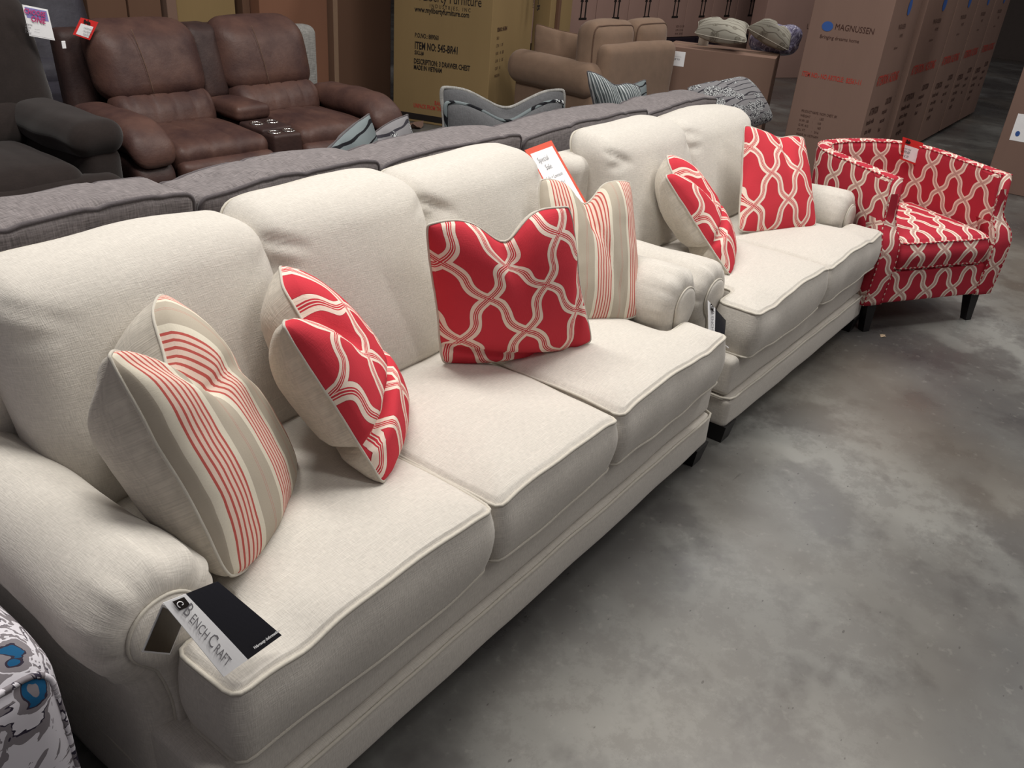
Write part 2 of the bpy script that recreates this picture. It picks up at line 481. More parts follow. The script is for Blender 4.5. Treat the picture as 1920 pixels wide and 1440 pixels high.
def plan_cushion(poly, z0, z1, r=.03, crown=.03, star=None, bulge=.012, rc=.045, nz=.003, seed=0, sag=None):
    """boxed cushion of any star-shaped plan; returns mesh, top welt path, bottom welt path"""
    O = resample(smooth_poly(poly, rc), .018)
    star = np.array(star if star is not None else O.mean(0))
    n = len(O)
    tang = np.roll(O, -1, 0) - np.roll(O, 1, 0); tang /= np.linalg.norm(tang, axis=1)[:, None]
    nrm = np.stack([tang[:, 1], -tang[:, 0]], 1)
    if np.mean(np.sum(nrm * (O - star), 1)) < 0: nrm = -nrm
    rows = []
    def edge_dist(p):
        return np.min(np.linalg.norm(O[None] - p[:, None], axis=2), axis=1)
    # bottom edge -> side -> top edge
    for t in np.linspace(-90, 0, 4): rows.append((O + nrm * (-r + r * math.cos(math.radians(t))), np.full(n, z0 + r + r * math.sin(math.radians(t)))))
    for s in np.linspace(0, 1, 7)[1:-1]: rows.append((O + nrm * bulge * math.sin(math.pi * s), np.full(n, z0 + r + (z1 - z0 - 2 * r) * s)))
    for t in np.linspace(0, 70, 5): rows.append((O + nrm * (-r + r * math.cos(math.radians(t))), np.full(n, z1 - r + r * math.sin(math.radians(t)))))
    I = O - nrm * (r * (1 - math.cos(math.radians(70))))
    for s in (.985, .96, .93, .89, .84, .77, .69, .60, .50, .40, .30, .20, .10):
        p = star + (I - star) * s; d = edge_dist(p)
        z = z1 - r * .06 + crown * (1 - np.exp(-d / .09))
        if sag is not None: z = z + sag(p)
        rows.append((p, z))
    V = np.concatenate([np.column_stack([p, z]) for p, z in rows])
    side_rows = 4 + 5 + 5
    arc = np.concatenate([[0], np.cumsum(np.linalg.norm(np.diff(O, axis=0), axis=1))])
    F = []; UV = []
    m = len(rows)
    for i in range(m - 1):
        for k in range(n):
            q = (i * n + k, i * n + (k + 1) % n, (i + 1) * n + (k + 1) % n, (i + 1) * n + k)
            F.append(q)
            if i < side_rows - 2:
                a0 = arc[k]; a1 = arc[k] + .018
                UV += [(a0, V[q[0]][2]), (a1, V[q[1]][2]), (a1, V[q[2]][2]), (a0, V[q[3]][2])]
            else: UV += [tuple(V[x][:2]) for x in q]
    F.append(tuple((m - 1) * n + k for k in range(n))); UV += [tuple(V[x][:2]) for x in F[-1]]
    F.append(tuple(range(n))[::-1]); UV += [tuple(V[x][:2]) for x in F[-1]]
    V = jitter(V, nz, 7.0, seed)
    def ring(z, off): 
        W = np.column_stack([O + nrm * off, np.full(n, z)]); return jitter(W, nz, 7.0, seed)
    top = ring(z1 - r * .32, -r * .22); bot = ring(z0 + r * .3, -r * .2)
    return (V, F, np.array(UV)), top, bot

def seam_wave(P, amp, freq, seed=0):
    out = P.copy()
    for i in range(len(P)): out[i][2] += noise.noise(Vector(P[i]) * freq + Vector((seed, 0, 0))) * amp
    return out

def text_mesh(lines, mat, origin, xdir, ydir, parent, name='printed_lettering', world=False, depth=.0008, normal_off=.002):
    """lines: (string, x, y, size[, xscale]) on the plane origin + x*xdir + y*ydir; all one mesh"""
    xd = np.array(xdir, float); xd /= np.linalg.norm(xd); yd = np.array(ydir, float); yd = yd - xd * (yd @ xd); yd /= np.linalg.norm(yd)
    nd = np.cross(xd, yd); parts = []
    for ln in lines:
        s, x, y, size = ln[:4]; xs = ln[4] if len(ln) > 4 else 1.0
        cu = bpy.data.curves.new('t', 'FONT'); cu.body = s; cu.size = size; cu.resolution_u = 2
        if len(ln) > 5: cu.offset = ln[5]
        ob = bpy.data.objects.new('t', cu); COL.objects.link(ob)
        dg = bpy.context.evaluated_depsgraph_get(); me = bpy.data.meshes.new_from_object(ob.evaluated_get(dg))
        V = np.array([tuple(v.co) for v in me.vertices]); F = [tuple(p.vertices) for p in me.polygons]
        bpy.data.objects.remove(ob); bpy.data.curves.remove(cu); bpy.data.meshes.remove(me)
        if len(V) == 0: continue
        W = np.array(origin) + np.outer(V[:, 0] * xs + x, xd) + np.outer(V[:, 1] + y, yd) + nd * normal_off
        parts.append((W, F))
    V, F, _ = merge([(a, b, None) for a, b in parts])
    if world: V = to_local(parent, V)
    return link_mesh(name, V, F, mat, parent, smooth=False)

def quad_sheet(P, mat, name, parent, thick=.001, bend=0.0, n=6, world=True, rect=None):
    """thin sheet through four world corners TL,TR,BR,BL (optionally a sub-rectangle u0,u1,v0,v1)"""
    P = [np.array(p, float) for p in P]; u0, u1, v0, v1 = rect or (0, 1, 0, 1)
    nrm = np.cross(P[1] - P[0], P[3] - P[0]); nrm /= np.linalg.norm(nrm); nrm = -nrm
    V = []; F = []; UV = []
    for layer in (0, 1):
        for i in range(n + 1):
            for j in range(n + 1):
                u = u0 + (u1 - u0) * i / n; v = v0 + (v1 - v0) * j / n
                p = (P[0] * (1 - u) + P[1] * u) * (1 - v) + (P[3] * (1 - u) + P[2] * u) * v
                V.append(p + nrm * (bend * 4 * v * (1 - v) + (thick if layer else 0)))
    N = (n + 1) ** 2
    for i in range(n):
        for j in range(n):
            a = i * (n + 1) + j; q = (a, a + 1, a + n + 2, a + n + 1)
            F.append(q[::-1]); F.append(tuple(x + N for x in q))
    edge = [i * (n + 1) for i in range(n + 1)] + [n * (n + 1) + j for j in range(1, n + 1)] + [i * (n + 1) + n for i in range(n - 1, -1, -1)] + [j for j in range(n - 1, 0, -1)]
    for k in range(len(edge)):
        a, b = edge[k], edge[(k + 1) % len(edge)]; F.append((a, b, b + N, a + N))
    V = np.array(V)
    if world and parent is not None: V = to_local(parent, V)
    return link_mesh(name, V, F, mat, parent, smooth=False)

# ---------------------------------------------------------------- pillows
def pillow(label, corners, T, front, back, welt, chop=.07, chopw=.34, folds=(), bow=.055, bow_b=-.04, size=.46, n=40, group=None, name='throw_pillow', seed=0, chop_c=0.0, puffback=None, nz=.004, weltr=.0035, side=0.0, plump=.5, round_c=.05):
    """knife-edge pillow through world corners TL,TR,BR,BL. s: left-right, t: bottom-top"""
    P = [np.array(p, float) for p in corners]; TL, TR, BR, BL = P
    ctr = sum(P) / 4; base = np.array([ctr[0], ctr[1], min(p[2] for p in P)])
    root = thing(name, label, 'pillow', tuple(base), 0, group)
    right = (TR + BR - TL - BL) / 2; up = (TL + TR - BL - BR) / 2
    upn = up / np.linalg.norm(up); rn = right / np.linalg.norm(right)
    nrm = np.cross(right, up); nrm /= np.linalg.norm(nrm)
    if (CAM - ctr) @ nrm < 0: nrm = -nrm
    def sm(x): x = np.clip(x, 0, 1); return x * x * (3 - 2 * x)
    def surf(s, t, sgn):
        s2 = s * (1 - bow * (1 - t * t)); t2 = t * (1 - (bow_b if t < 0 else bow) * (1 - s * s))
        cr = 1 - round_c * (abs(s) * abs(t)) ** 7; s2 *= cr; t2 *= cr
        a, b = (s2 + 1) / 2, (t2 + 1) / 2
        p = (BL * (1 - a) + BR * a) * (1 - b) + (TL * (1 - a) + TR * a) * b
        g = math.exp(-((s - chop_c) / chopw) ** 2); gn = math.exp(-((s - chop_c) / (chopw * .38)) ** 2)
        wt = sm((t + .25) / 1.25)
        p = p - upn * chop * g * wt ** 1.4
        prof = max(0.0, (1 - s * s) * (1 - t * t)) ** plump
        corner = (abs(s) * abs(t)) ** 3
        h = T * prof * (1 - .35 * corner)
        h *= 1 - .55 * gn * wt
        # shoulders beside the chop swell
        h *= 1 + .25 * wt * (1 - g) * (chop > .02)
        for (s0, t0, ds, dt, wd, dp) in folds:
            L = math.hypot(ds, dt); q = abs((s - s0) * dt / L - (t - t0) * ds / L)
            h -= dp * math.exp(-(q / wd) ** 2) * (prof ** .35)
        if sgn < 0 and puffback is not None: h *= puffback
        h = max(h, 0)
        return p + nrm * (h * sgn + side * prof)
    tt = np.sin(np.linspace(-1, 1, n + 1) * math.pi / 2); tt = .55 * tt + .45 * np.linspace(-1, 1, n + 1)
    for sgn, mt, nm in ((1, front, 'front_cover'), (-1, back, 'back_cover')):
        V = []; UV = []
        for t in tt:
            for s in tt:
                V.append(surf(s, t, sgn)); UV.append((s * size / 2, t * size / 2))
        V = np.array(V); e = np.array([(abs(s) < .999 and abs(t) < .999) for t in tt for s in tt])
        J = jitter(V, nz, 9.0, seed) - V; J += jitter(V, nz * .35, 26.0, seed) - V
        V = V + J
        F = []
        for i in range(n):
            for j in range(n):
                a = i * (n + 1) + j; q = (a, a + 1, a + n + 2, a + n + 1)
                F.append(q)
        # orient outward
        q = F[len(F) // 2 + n // 2]; fn = np.cross(V[q[1]] - V[q[0]], V[q[2]] - V[q[0]])
        if fn @ (nrm * sgn) < 0: F = [f[::-1] for f in F]
        link_mesh(nm, to_local(root, V), F, MAT[mt], root, np.array(UV))
        if sgn > 0: VF = V
    ids = [j for j in range(n + 1)] + [i * (n + 1) + n for i in range(1, n + 1)] + [n * (n + 1) + j for j in range(n - 1, -1, -1)] + [i * (n + 1) for i in range(n - 1, 0, -1)]
    R = VF[ids]
    R = (np.roll(R, 1, 0) + R * 2 + np.roll(R, -1, 0)) / 4
    v, f, u = tube(R, weltr, True, 6)
    link_mesh('piping', to_local(root, v), f, MAT[welt], root, u)
    return root

# ---------------------------------------------------------------- cream sofa and loveseat
def arm_profile(side=1, xi=-.045, R=.113, cx=-.150, cz=.552):
    """cross-section (x,z) of a rolled arm on the low-x side; side=-1 mirrors"""
    P = [(xi, .20), (xi, .30), (xi - .002, .40), (xi - .004, .47)]
    for a in np.linspace(2, 232, 26):
        P.append((cx + R * math.cos(math.radians(a)) * (1.0 if a < 90 else 1.02), cz + R * math.sin(math.radians(a))))
    P += [(cx - .062, .425), (cx - .055, .38), (cx - .055, .30), (cx - .055, .20), (cx - .055, .065), (xi, .065)]
    return np.array(P)

def build_arm(root, mirror, y0=.165, y1=.93, mat='cream', welt='cream_welt', seed=0, dz=0.0):
    P = resample(arm_profile(cz=.552 + dz), .016)
    n = len(P); tang = np.roll(P, -1, 0) - np.roll(P, 1, 0); tang /= np.linalg.norm(tang, axis=1)[:, None]
    nr = np.stack([tang[:, 1], -tang[:, 0]], 1)
    c = P.mean(0)
    if np.mean(np.sum(nr * (P - c), 1)) < 0: nr = -nr
    ang = np.arctan2(P[:, 1] - .552, P[:, 0] + .15)
    roll = np.clip((P[:, 1] - .40) / .08, 0, 1)       # 1 on the roll, 0 on the post below
    rows = []; F = []; UV = []
    rr = .045
    ys = [(y0 + rr * (1 - math.sin(math.radians(t))), rr * (1 - math.cos(math.radians(t)))) for t in np.linspace(88, 0, 9)]
    ys += [(y, 0) for y in np.linspace(y0 + rr + .03, y1, 22)]
    for (y, ins) in ys:
        k = ins / rr
        d = math.exp(-((y - y0 - .03) / .05) ** 2)
        gather = .0055 * np.sin(ang * 15 + 2 * np.sin(ang * 3)) * d * roll + .010 * np.exp(-((ang - 2.5) / .16) ** 2) * d * roll * -1 + .012 * np.exp(-((ang - 1.9) / .12) ** 2) * d * roll * -1 - .018 * np.exp(-((np.abs(ang) - 3.0) / .1) ** 2) * d * roll - .014 * np.exp(-((ang + 2.7) / .09) ** 2) * d * roll
        swell = .010 * roll * math.exp(-((y - y0 - .10) / .10) ** 2)
        Q = P + nr * ((swell - ins * (1 + .0 * k)) + gather)[:, None]
        rows.append(np.column_stack([Q[:, 0], np.full(n, y), Q[:, 1]]))
    V = np.concatenate(rows); m = len(rows)
    arc = np.concatenate([[0], np.cumsum(np.linalg.norm(np.diff(P, axis=0), axis=1))])
    for i in range(m - 1):
        for k in range(n):
            k2 = (k + 1) % n; F.append((i * n + k, i * n + k2, (i + 1) * n + k2, (i + 1) * n + k))
            y_a, y_b = V[i * n][1], V[(i + 1) * n][1]; a0 = arc[k]; a1 = a0 + .016
            UV += [(y_a, a0), (y_a, a1), (y_b, a1), (y_b, a0)]
    F.append(tuple(range(n))[::-1]); UV += [(V[x][0], V[x][2]) for x in F[-1]]
    F.append(tuple((m - 1) * n + k for k in range(n))); UV += [(V[x][0], V[x][2]) for x in F[-1]]
    V = jitter(V, .0025, 8.0, seed)
    sgn = -1 if mirror is not None else 1
    def mx(W):
        W = W.copy()
        if mirror is not None: W[:, 0] = mirror - W[:, 0]
        return W
    FF = F if mirror is None else [f[::-1] for f in F]
    UVr = np.array(UV)
    if mirror is not None:
        out = []; p = 0
        for f in F: out += list(UVr[p:p + len(f)][::-1]); p += len(f)
        UVr = np.array(out)
    arm = link_mesh('arm', mx(V), FF, MAT[mat], root, UVr)
    # front panel: key-hole shaped, slightly padded, with a welt round it
    pan = resample(P - nr * .046, .012); pan = pan[pan[:, 1] > .20]
    pc = np.array([-.150, .49])
    K = len(pan); rowsp = []
    for s, yy in ((1.0, -.001), (.97, -.007), (.9, -.011), (.7, -.013), (.35, -.014)):
        q = pc + (pan - pc) * s; q[:, 1] = np.where(pan[:, 1] < .3, pan[:, 1], q[:, 1]); rowsp.append(np.column_stack([q[:, 0], np.full(K, y0 + yy), q[:, 1]]))
    Vp = np.concatenate(rowsp); Fp = []
    for i in range(len(rowsp) - 1):
        for k in range(K):
            k2 = (k + 1) % K; Fp.append((i * K + k, i * K + k2, (i + 1) * K + k2, (i + 1) * K + k))
    Fp.append(tuple((len(rowsp) - 1) * K + k for k in range(K)))
    fn = np.cross(Vp[Fp[0][1]] - Vp[Fp[0][0]], Vp[Fp[0][2]] - Vp[Fp[0][0]])
    if (fn[1] > 0): Fp = [f[::-1] for f in Fp]
    if mirror is not None: Fp = [f[::-1] for f in Fp]
    Wp = mx(Vp); lu = np.array([(Wp[i][0], Wp[i][2]) for f in Fp for i in f])
    pn = link_mesh('arm_panel', Wp, Fp, MAT[mat], arm, lu)
    wp = rowsp[0].copy(); wp[:, 1] -= .002
    v, f, u = tube(mx(wp), .0035, True, 6)
    link_mesh('welt', v, f, MAT[welt], arm, u)

def back_cushion(root, x0, x1, yb, zb, zt, depth, lean, mat='cream', welt='cream_welt', seed=0, r=.062, puff=(.014, .035, .010), yaw=0.0, double=False, nzamp=.008, drop=0.0, side_dip=.016):
    rs = random.Random(seed * 17 + 3); fold_k = .45 if x0 < 0 and seed < 10 else .85
    folds = [(1, -1.0, .93 + rs.uniform(-.03, .02), .42, -.10 + rs.uniform(-.06, .04), .030, .020), (1, -1.0, .80, .34, -.02 + rs.uniform(-.05, .05), .035, .012), (1, 1.0, .90, -.30, -.12 + rs.uniform(-.05, .05), .035, .012), (1, -.95, .10, .30, .10, .035, .010)]
    """leaning box cushion; yb is the y of its front face at the bottom"""
    hx, hz, hy = (x1 - x0) / 2, (zt - zb) / 2, depth / 2
    c = np.array([0, 0, 0.])
    cx = (x0 + x1) / 2
    def warp(V):
        V = V.copy(); z = (V[:, 2] + hz) / (2 * hz)
        # rounded, drooping shoulders
        V[:, 2] -= side_dip * np.clip(np.abs(V[:, 0]) / hx, 0, 1) ** 4 * np.clip(z, 0, 1)
        V[:, 2] -= drop * (V[:, 0] / hx) * np.clip(z, 0, 1)
        q = V[:, 0] / hx; fr = np.clip(-V[:, 1] / hy, 0, 1)
        for sx, x0f, z0f, dx, dz, wd, dp in folds:
            t = ((q - x0f) * dx + (z - z0f) * dz) / (dx * dx + dz * dz); d = np.hypot(q - x0f - t * dx, (z - z0f - t * dz))
            V[:, 1] += fr * dp * fold_k * np.exp(-(d / wd) ** 2) * np.clip(t * 6, 0, 1) * np.clip((1 - t) * 1.6, 0, 1)
        V[:, 1] += lean * np.clip(z, -.1, 1.1) ** 1.15 + hy
        V[:, 0] += yaw * (z - .5)
        V[:, 0] += cx; V[:, 1] += yb; V[:, 2] += zb + hz
        return V
    V, F, U = pbox(c, (hx, hy, hz), min(r, hy * .95), 44, puff, warp, nzamp, 5.0, seed)
    o = link_mesh('back_cushion', V, F, MAT[mat], root, U)
    for side in ((1, -1) if double else (1,)):
        W = ringpts(c, (hx, hy, hz), min(r, hy * .95), 1, side, puff=puff, nz=nzamp, ns=5.0, seed=seed, warp=warp, lift=.78)
        v, f, u = tube(W, .0042 if not double else .006, True, 7)
        link_mesh('welt', v, f, MAT[welt], o, u)
    return o

def cream_seat(name, label, cat, n, loc, rz, W=.54, seed=0, dza=0.0, dzb=0.0):
    """local frame: x=0 first cushion's inner edge, y=0 front, z=0 floor"""
    root = thing(name, label, cat, loc, rz)
    L = n * W; T = .152; ye = .150
    # seat cushions
    for i in range(n):
        x0, x1 = i * W + .004, (i + 1) * W - .004; yb = .60
        poly = [(x0, -.012), (x1, -.012), (x1, yb), (x0, yb)]; star = ((x0 + x1) / 2, .25)
        if i == 0:
            poly = [(-T, -.012), (x1, -.012), (x1, yb), (x0 - .02, yb), (x0 - .02, ye), (-T, ye)]; star = (x0 + .12, .07)
        if i == n - 1:
            poly = [(x0, -.012), (x1 + T - .004, -.012), (x1 + T - .004, ye), (x1 + .02, ye), (x1 + .02, yb), (x0, yb)]; star = (x1 - .12, .07)
        dz = (.004, -.004, .0)[i % 3]
        (V, F, U), top, bot = plan_cushion(poly,   .335, .510 + dz, .019, .032, star, bulge=.012, rc=.032, seed=seed + i, nz=.006)
        # the front corner by each seam rolls down a little
        def roll(Q):
            Q = Q.copy()
            for xe in (x0, x1):
                g = np.exp(-((Q[:, 0] - xe) / .05) ** 2) * np.exp(-((Q[:, 1] + .01) / .09) ** 2) * np.clip((Q[:, 2] - .40) / .1, 0, 1)
                Q[:, 2] -= .010 * g
            Q[:, 2] += .010 * np.sin(np.clip((Q[:, 0] - x0) / (x1 - x0), 0, 1) * math.pi) * np.clip((Q[:, 2] - .42) / .08, 0, 1) * np.exp(-np.clip(Q[:, 1], 0, 1) / .1)
            Q[:, 2] -= .012 * np.sin(np.clip((Q[:, 0] - x0) / (x1 - x0), 0, 1) * math.pi) * np.clip((.40 - Q[:, 2]) / .06, 0, 1)
            return Q
        V = roll(V); top = roll(top); bot = roll(bot)
        sc = link_mesh('seat_cushion', V, F, MAT['cream'], root, U)
        for ring in (top, bot):
            v, f, u = tube(ring, .0046, True, 7); link_mesh('welt', v, f, MAT['cream_welt'], sc, u)
    # front rails under the cushions
    xa, xb = -.198, L + .198
    for (z0, z1, y, nm, sd) in ((.190, .338, .024, 'front_rail', 1), (.062, .186, .006, 'skirt_rail', 2)):
        V, F, U = pbox(((xa + xb) / 2, y + .31, (z0 + z1) / 2), ((xb - xa) / 2, .31, (z1 - z0) / 2), .022, 40, (0, .004, 0), None, .003, 6, seed + sd)
        link_mesh(nm, V, F, MAT['cream'], root, U)
    pth = [(xa + .004, .60, .188), (xa - .004, .3, .188), (xa - .003, .04, .188), (xa + .012, .012, .188), (xa + .04, .004, .188)]
    pth += [(x, .004, .188) for x in np.linspace(xa + .08, xb - .08, 50)]
    pth += [(xb - .04, .004, .188), (xb - .012, .012, .188), (xb + .003, .04, .188), (xb + .004, .3, .188), (xb - .004, .60, .188)]
    Pw = seam_wave(np.array(pth), .006, 5, seed)
    v, f, u = tube(Pw, .0045, False, 7); link_mesh('welt', v, f, MAT['cream_welt'], root, u)
    build_arm(root, None, seed=seed, dz=dza); build_arm(root, L, seed=seed + 4, dz=dza)
    # back frame
    V, F, U = pbox((L / 2, .86, .47), (L / 2 + .19, .085, .40), .05, 24, (0, .01, 0), None, .004, 4, seed)
    link_mesh('back_frame', V, F, MAT['cream'], root, U)
    # back cushions sit a little towards the near arm, shoulders overlapping
    for i in range(n):
        x0 = i * W - (.014 if i else .075); x1 = (i + 1) * W + .010 + ((.055 if n > 2 else .105) if i == n - 1 else 0)
        back_cushion(root, x0, x1, .555, -.0 + .490, .978 + dzb + (.0, .004 if n > 2 else -.016, -.006)[i % 3], .20, .160, seed=seed * 3 + i, yaw=-.02)
    for (x, y) in ((-.15, .045), (L + .15, .045), (-.15, .85), (L + .15, .85)) + (((L / 2, .12),) if n > 2 else ()):
        h = .045
        Vb = [(x + sx * (h if k else h * .72), y + sy * (h if k else h * .72), .075 if k else 0) for k in (0, 1) for sx, sy in ((-1, -1), (1, -1), (1, 1), (-1, 1))]
        Fb = [(3, 2, 1, 0), (4, 5, 6, 7), (0, 1, 5, 4), (1, 2, 6, 5), (2, 3, 7, 6), (3, 0, 4, 7)]
        link_mesh('foot', Vb, Fb, MAT['black_wood'], root, smooth=False)
    return root

# ---------------------------------------------------------------- floor and building
V = [(-8, -6, 0), (18, -6, 0), (18, 12, 0), (-8, 12, 0)]
fl = link_mesh('floor', V, [(0, 1, 2, 3)], MAT['concrete'], smooth=False); props(fl, 'grey sealed concrete floor with dark mottled stains', 'floor', kind='structure')
for nm, b in (('wall_back', (-8, 18, 11.8, 12, 0, 5)), ('wall_right', (17.8, 18, -6, 11.8, 0, 5))):
    v, f, u = box(*b); o = link_mesh(nm, v, f, MAT['wall'], smooth=False); props(o, 'dark painted warehouse wall behind the cartons', 'wall', kind='structure')

SOFA = cream_seat('sofa', 'long cream sofa with three seat cushions, nearest the camera', 'sofa', 3, (-.54, 0, 0), 0, seed=1)
LOVE = cream_seat('loveseat', 'shorter cream two-cushion loveseat between the long sofa and the red armchair', 'loveseat', 2, (1.600, -.012, 0), math.radians(-1.6), W=.545, seed=9, dza=-.030, dzb=-.028)

# throw pillows on the cream pieces
pillow('red and taupe striped pillow leaning on the near arm of the long sofa',
       [(-.608, .372, .962), (-.35, .615, .927), (-.184, .428, .536), (-.553, .17, .545)], .085, 'stripe', 'pillow_back', 'cream_welt', chop=.10, chopw=.40, seed=1, chop_c=-.15, folds=((.5, .2, 1, -.5, .12, .012),), puffback=2.1, plump=.42, bow_b=-.12)
pillow('red trellis pillow standing side-on on the long sofa beside the near striped pillow',
       [(-.271, .346, .911), (-.044, .628, .902), (.217, .481, .545), (-.142, .19, .534)], .085, 'red2', 'pillow_back', 'cream_welt', chop=.085, chopw=.34, chop_c=-.2, seed=2, folds=((-.2, -.42, 1, .12, .06, .045),), puffback=1.45, plump=.42, bow_b=-.10)
pillow('red trellis pillow facing forward in front of a striped pillow on the long sofa',
       [(.298, .49, .96), (.71, .324, .967), (.799, .245, .535), (.381, .488, .524)], .075, 'red', 'pillow_back', 'cream_welt', chop=.075, chopw=.30, chop_c=0, seed=3, folds=((-.6, -.75, 1, -.25, .05, .03), (.85, -.3, .3, 1, .06, .015)), bow=.05)
pillow('striped pillow at the far arm of the long sofa, partly behind a red pillow',
       [(.985, .625, .925), (1.32, .47, .89), (1.135, .26, .515), (.80, .45, .535)], .075, 'stripe2', 'pillow_back', 'cream_welt', chop=.075, chopw=.30, chop_c=-.05, seed=4, folds=((.1, .1, .5, -1, .08, .012),))
pillow('red trellis pillow standing side-on against the near arm of the loveseat',
       [(1.579, .473, .859), (1.82, .60, .88), (2.05, .376, .565), (1.665, .188, .525)], .08, 'red2', 'pillow_back', 'cream_welt', chop=.075, chopw=.34, chop_c=-.2, seed=5, folds=((-.2, -.3, 1, .12, .06, .035),), puffback=1.5, plump=.42)
pillow('red trellis pillow facing forward at the far end of the loveseat',
       [(2.378, .533, .935), (2.761, .383, .861), (2.585, .176, .525), (2.188, .393, .533)], .07, 'red', 'pillow_back', 'cream_welt', chop=.02, chopw=.34, chop_c=.1, seed=6)

# ---------------------------------------------------------------- red armchair
def strip_loft(sections, closed=False, flip=False, caps=True, vlen=None):
    """loft between equal-length closed sections; UV = (distance along sections, distance round)"""
    m = len(sections); n = len(sections[0]); V = np.concatenate(sections); F = []; UV = []
    cen = [s.mean(0) for s in sections]; du = np.concatenate([[0], np.cumsum([np.linalg.norm(cen[i + 1] - cen[i]) for i in range(m - 1)])])
    S0 = sections[m // 2]; arc = np.concatenate([[0], np.cumsum(np.linalg.norm(np.diff(np.vstack([S0, S0[:1]]), axis=0), axis=1))])
    for i in range(m - 1):
        for k in range(n):
            k2 = (k + 1) % n; q = [(i * n + k, (du[i], arc[k])), (i * n + k2, (du[i], arc[k + 1])), ((i + 1) * n + k2, (du[i + 1], arc[k + 1])), ((i + 1) * n + k, (du[i + 1], arc[k]))]
            if flip: q = q[::-1]
            F.append(tuple(a for a, b in q)); UV += [b for a, b in q]
    if caps:
        for base, rev in ((0, True), ((m - 1) * n, False)):
            f = [base + k for k in range(n)]
            if rev != flip: f = f[::-1]
            F.append(tuple(f)); UV += [(V[i][0] , V[i][2]) for i in f]
    return V, F, np.array(UV)

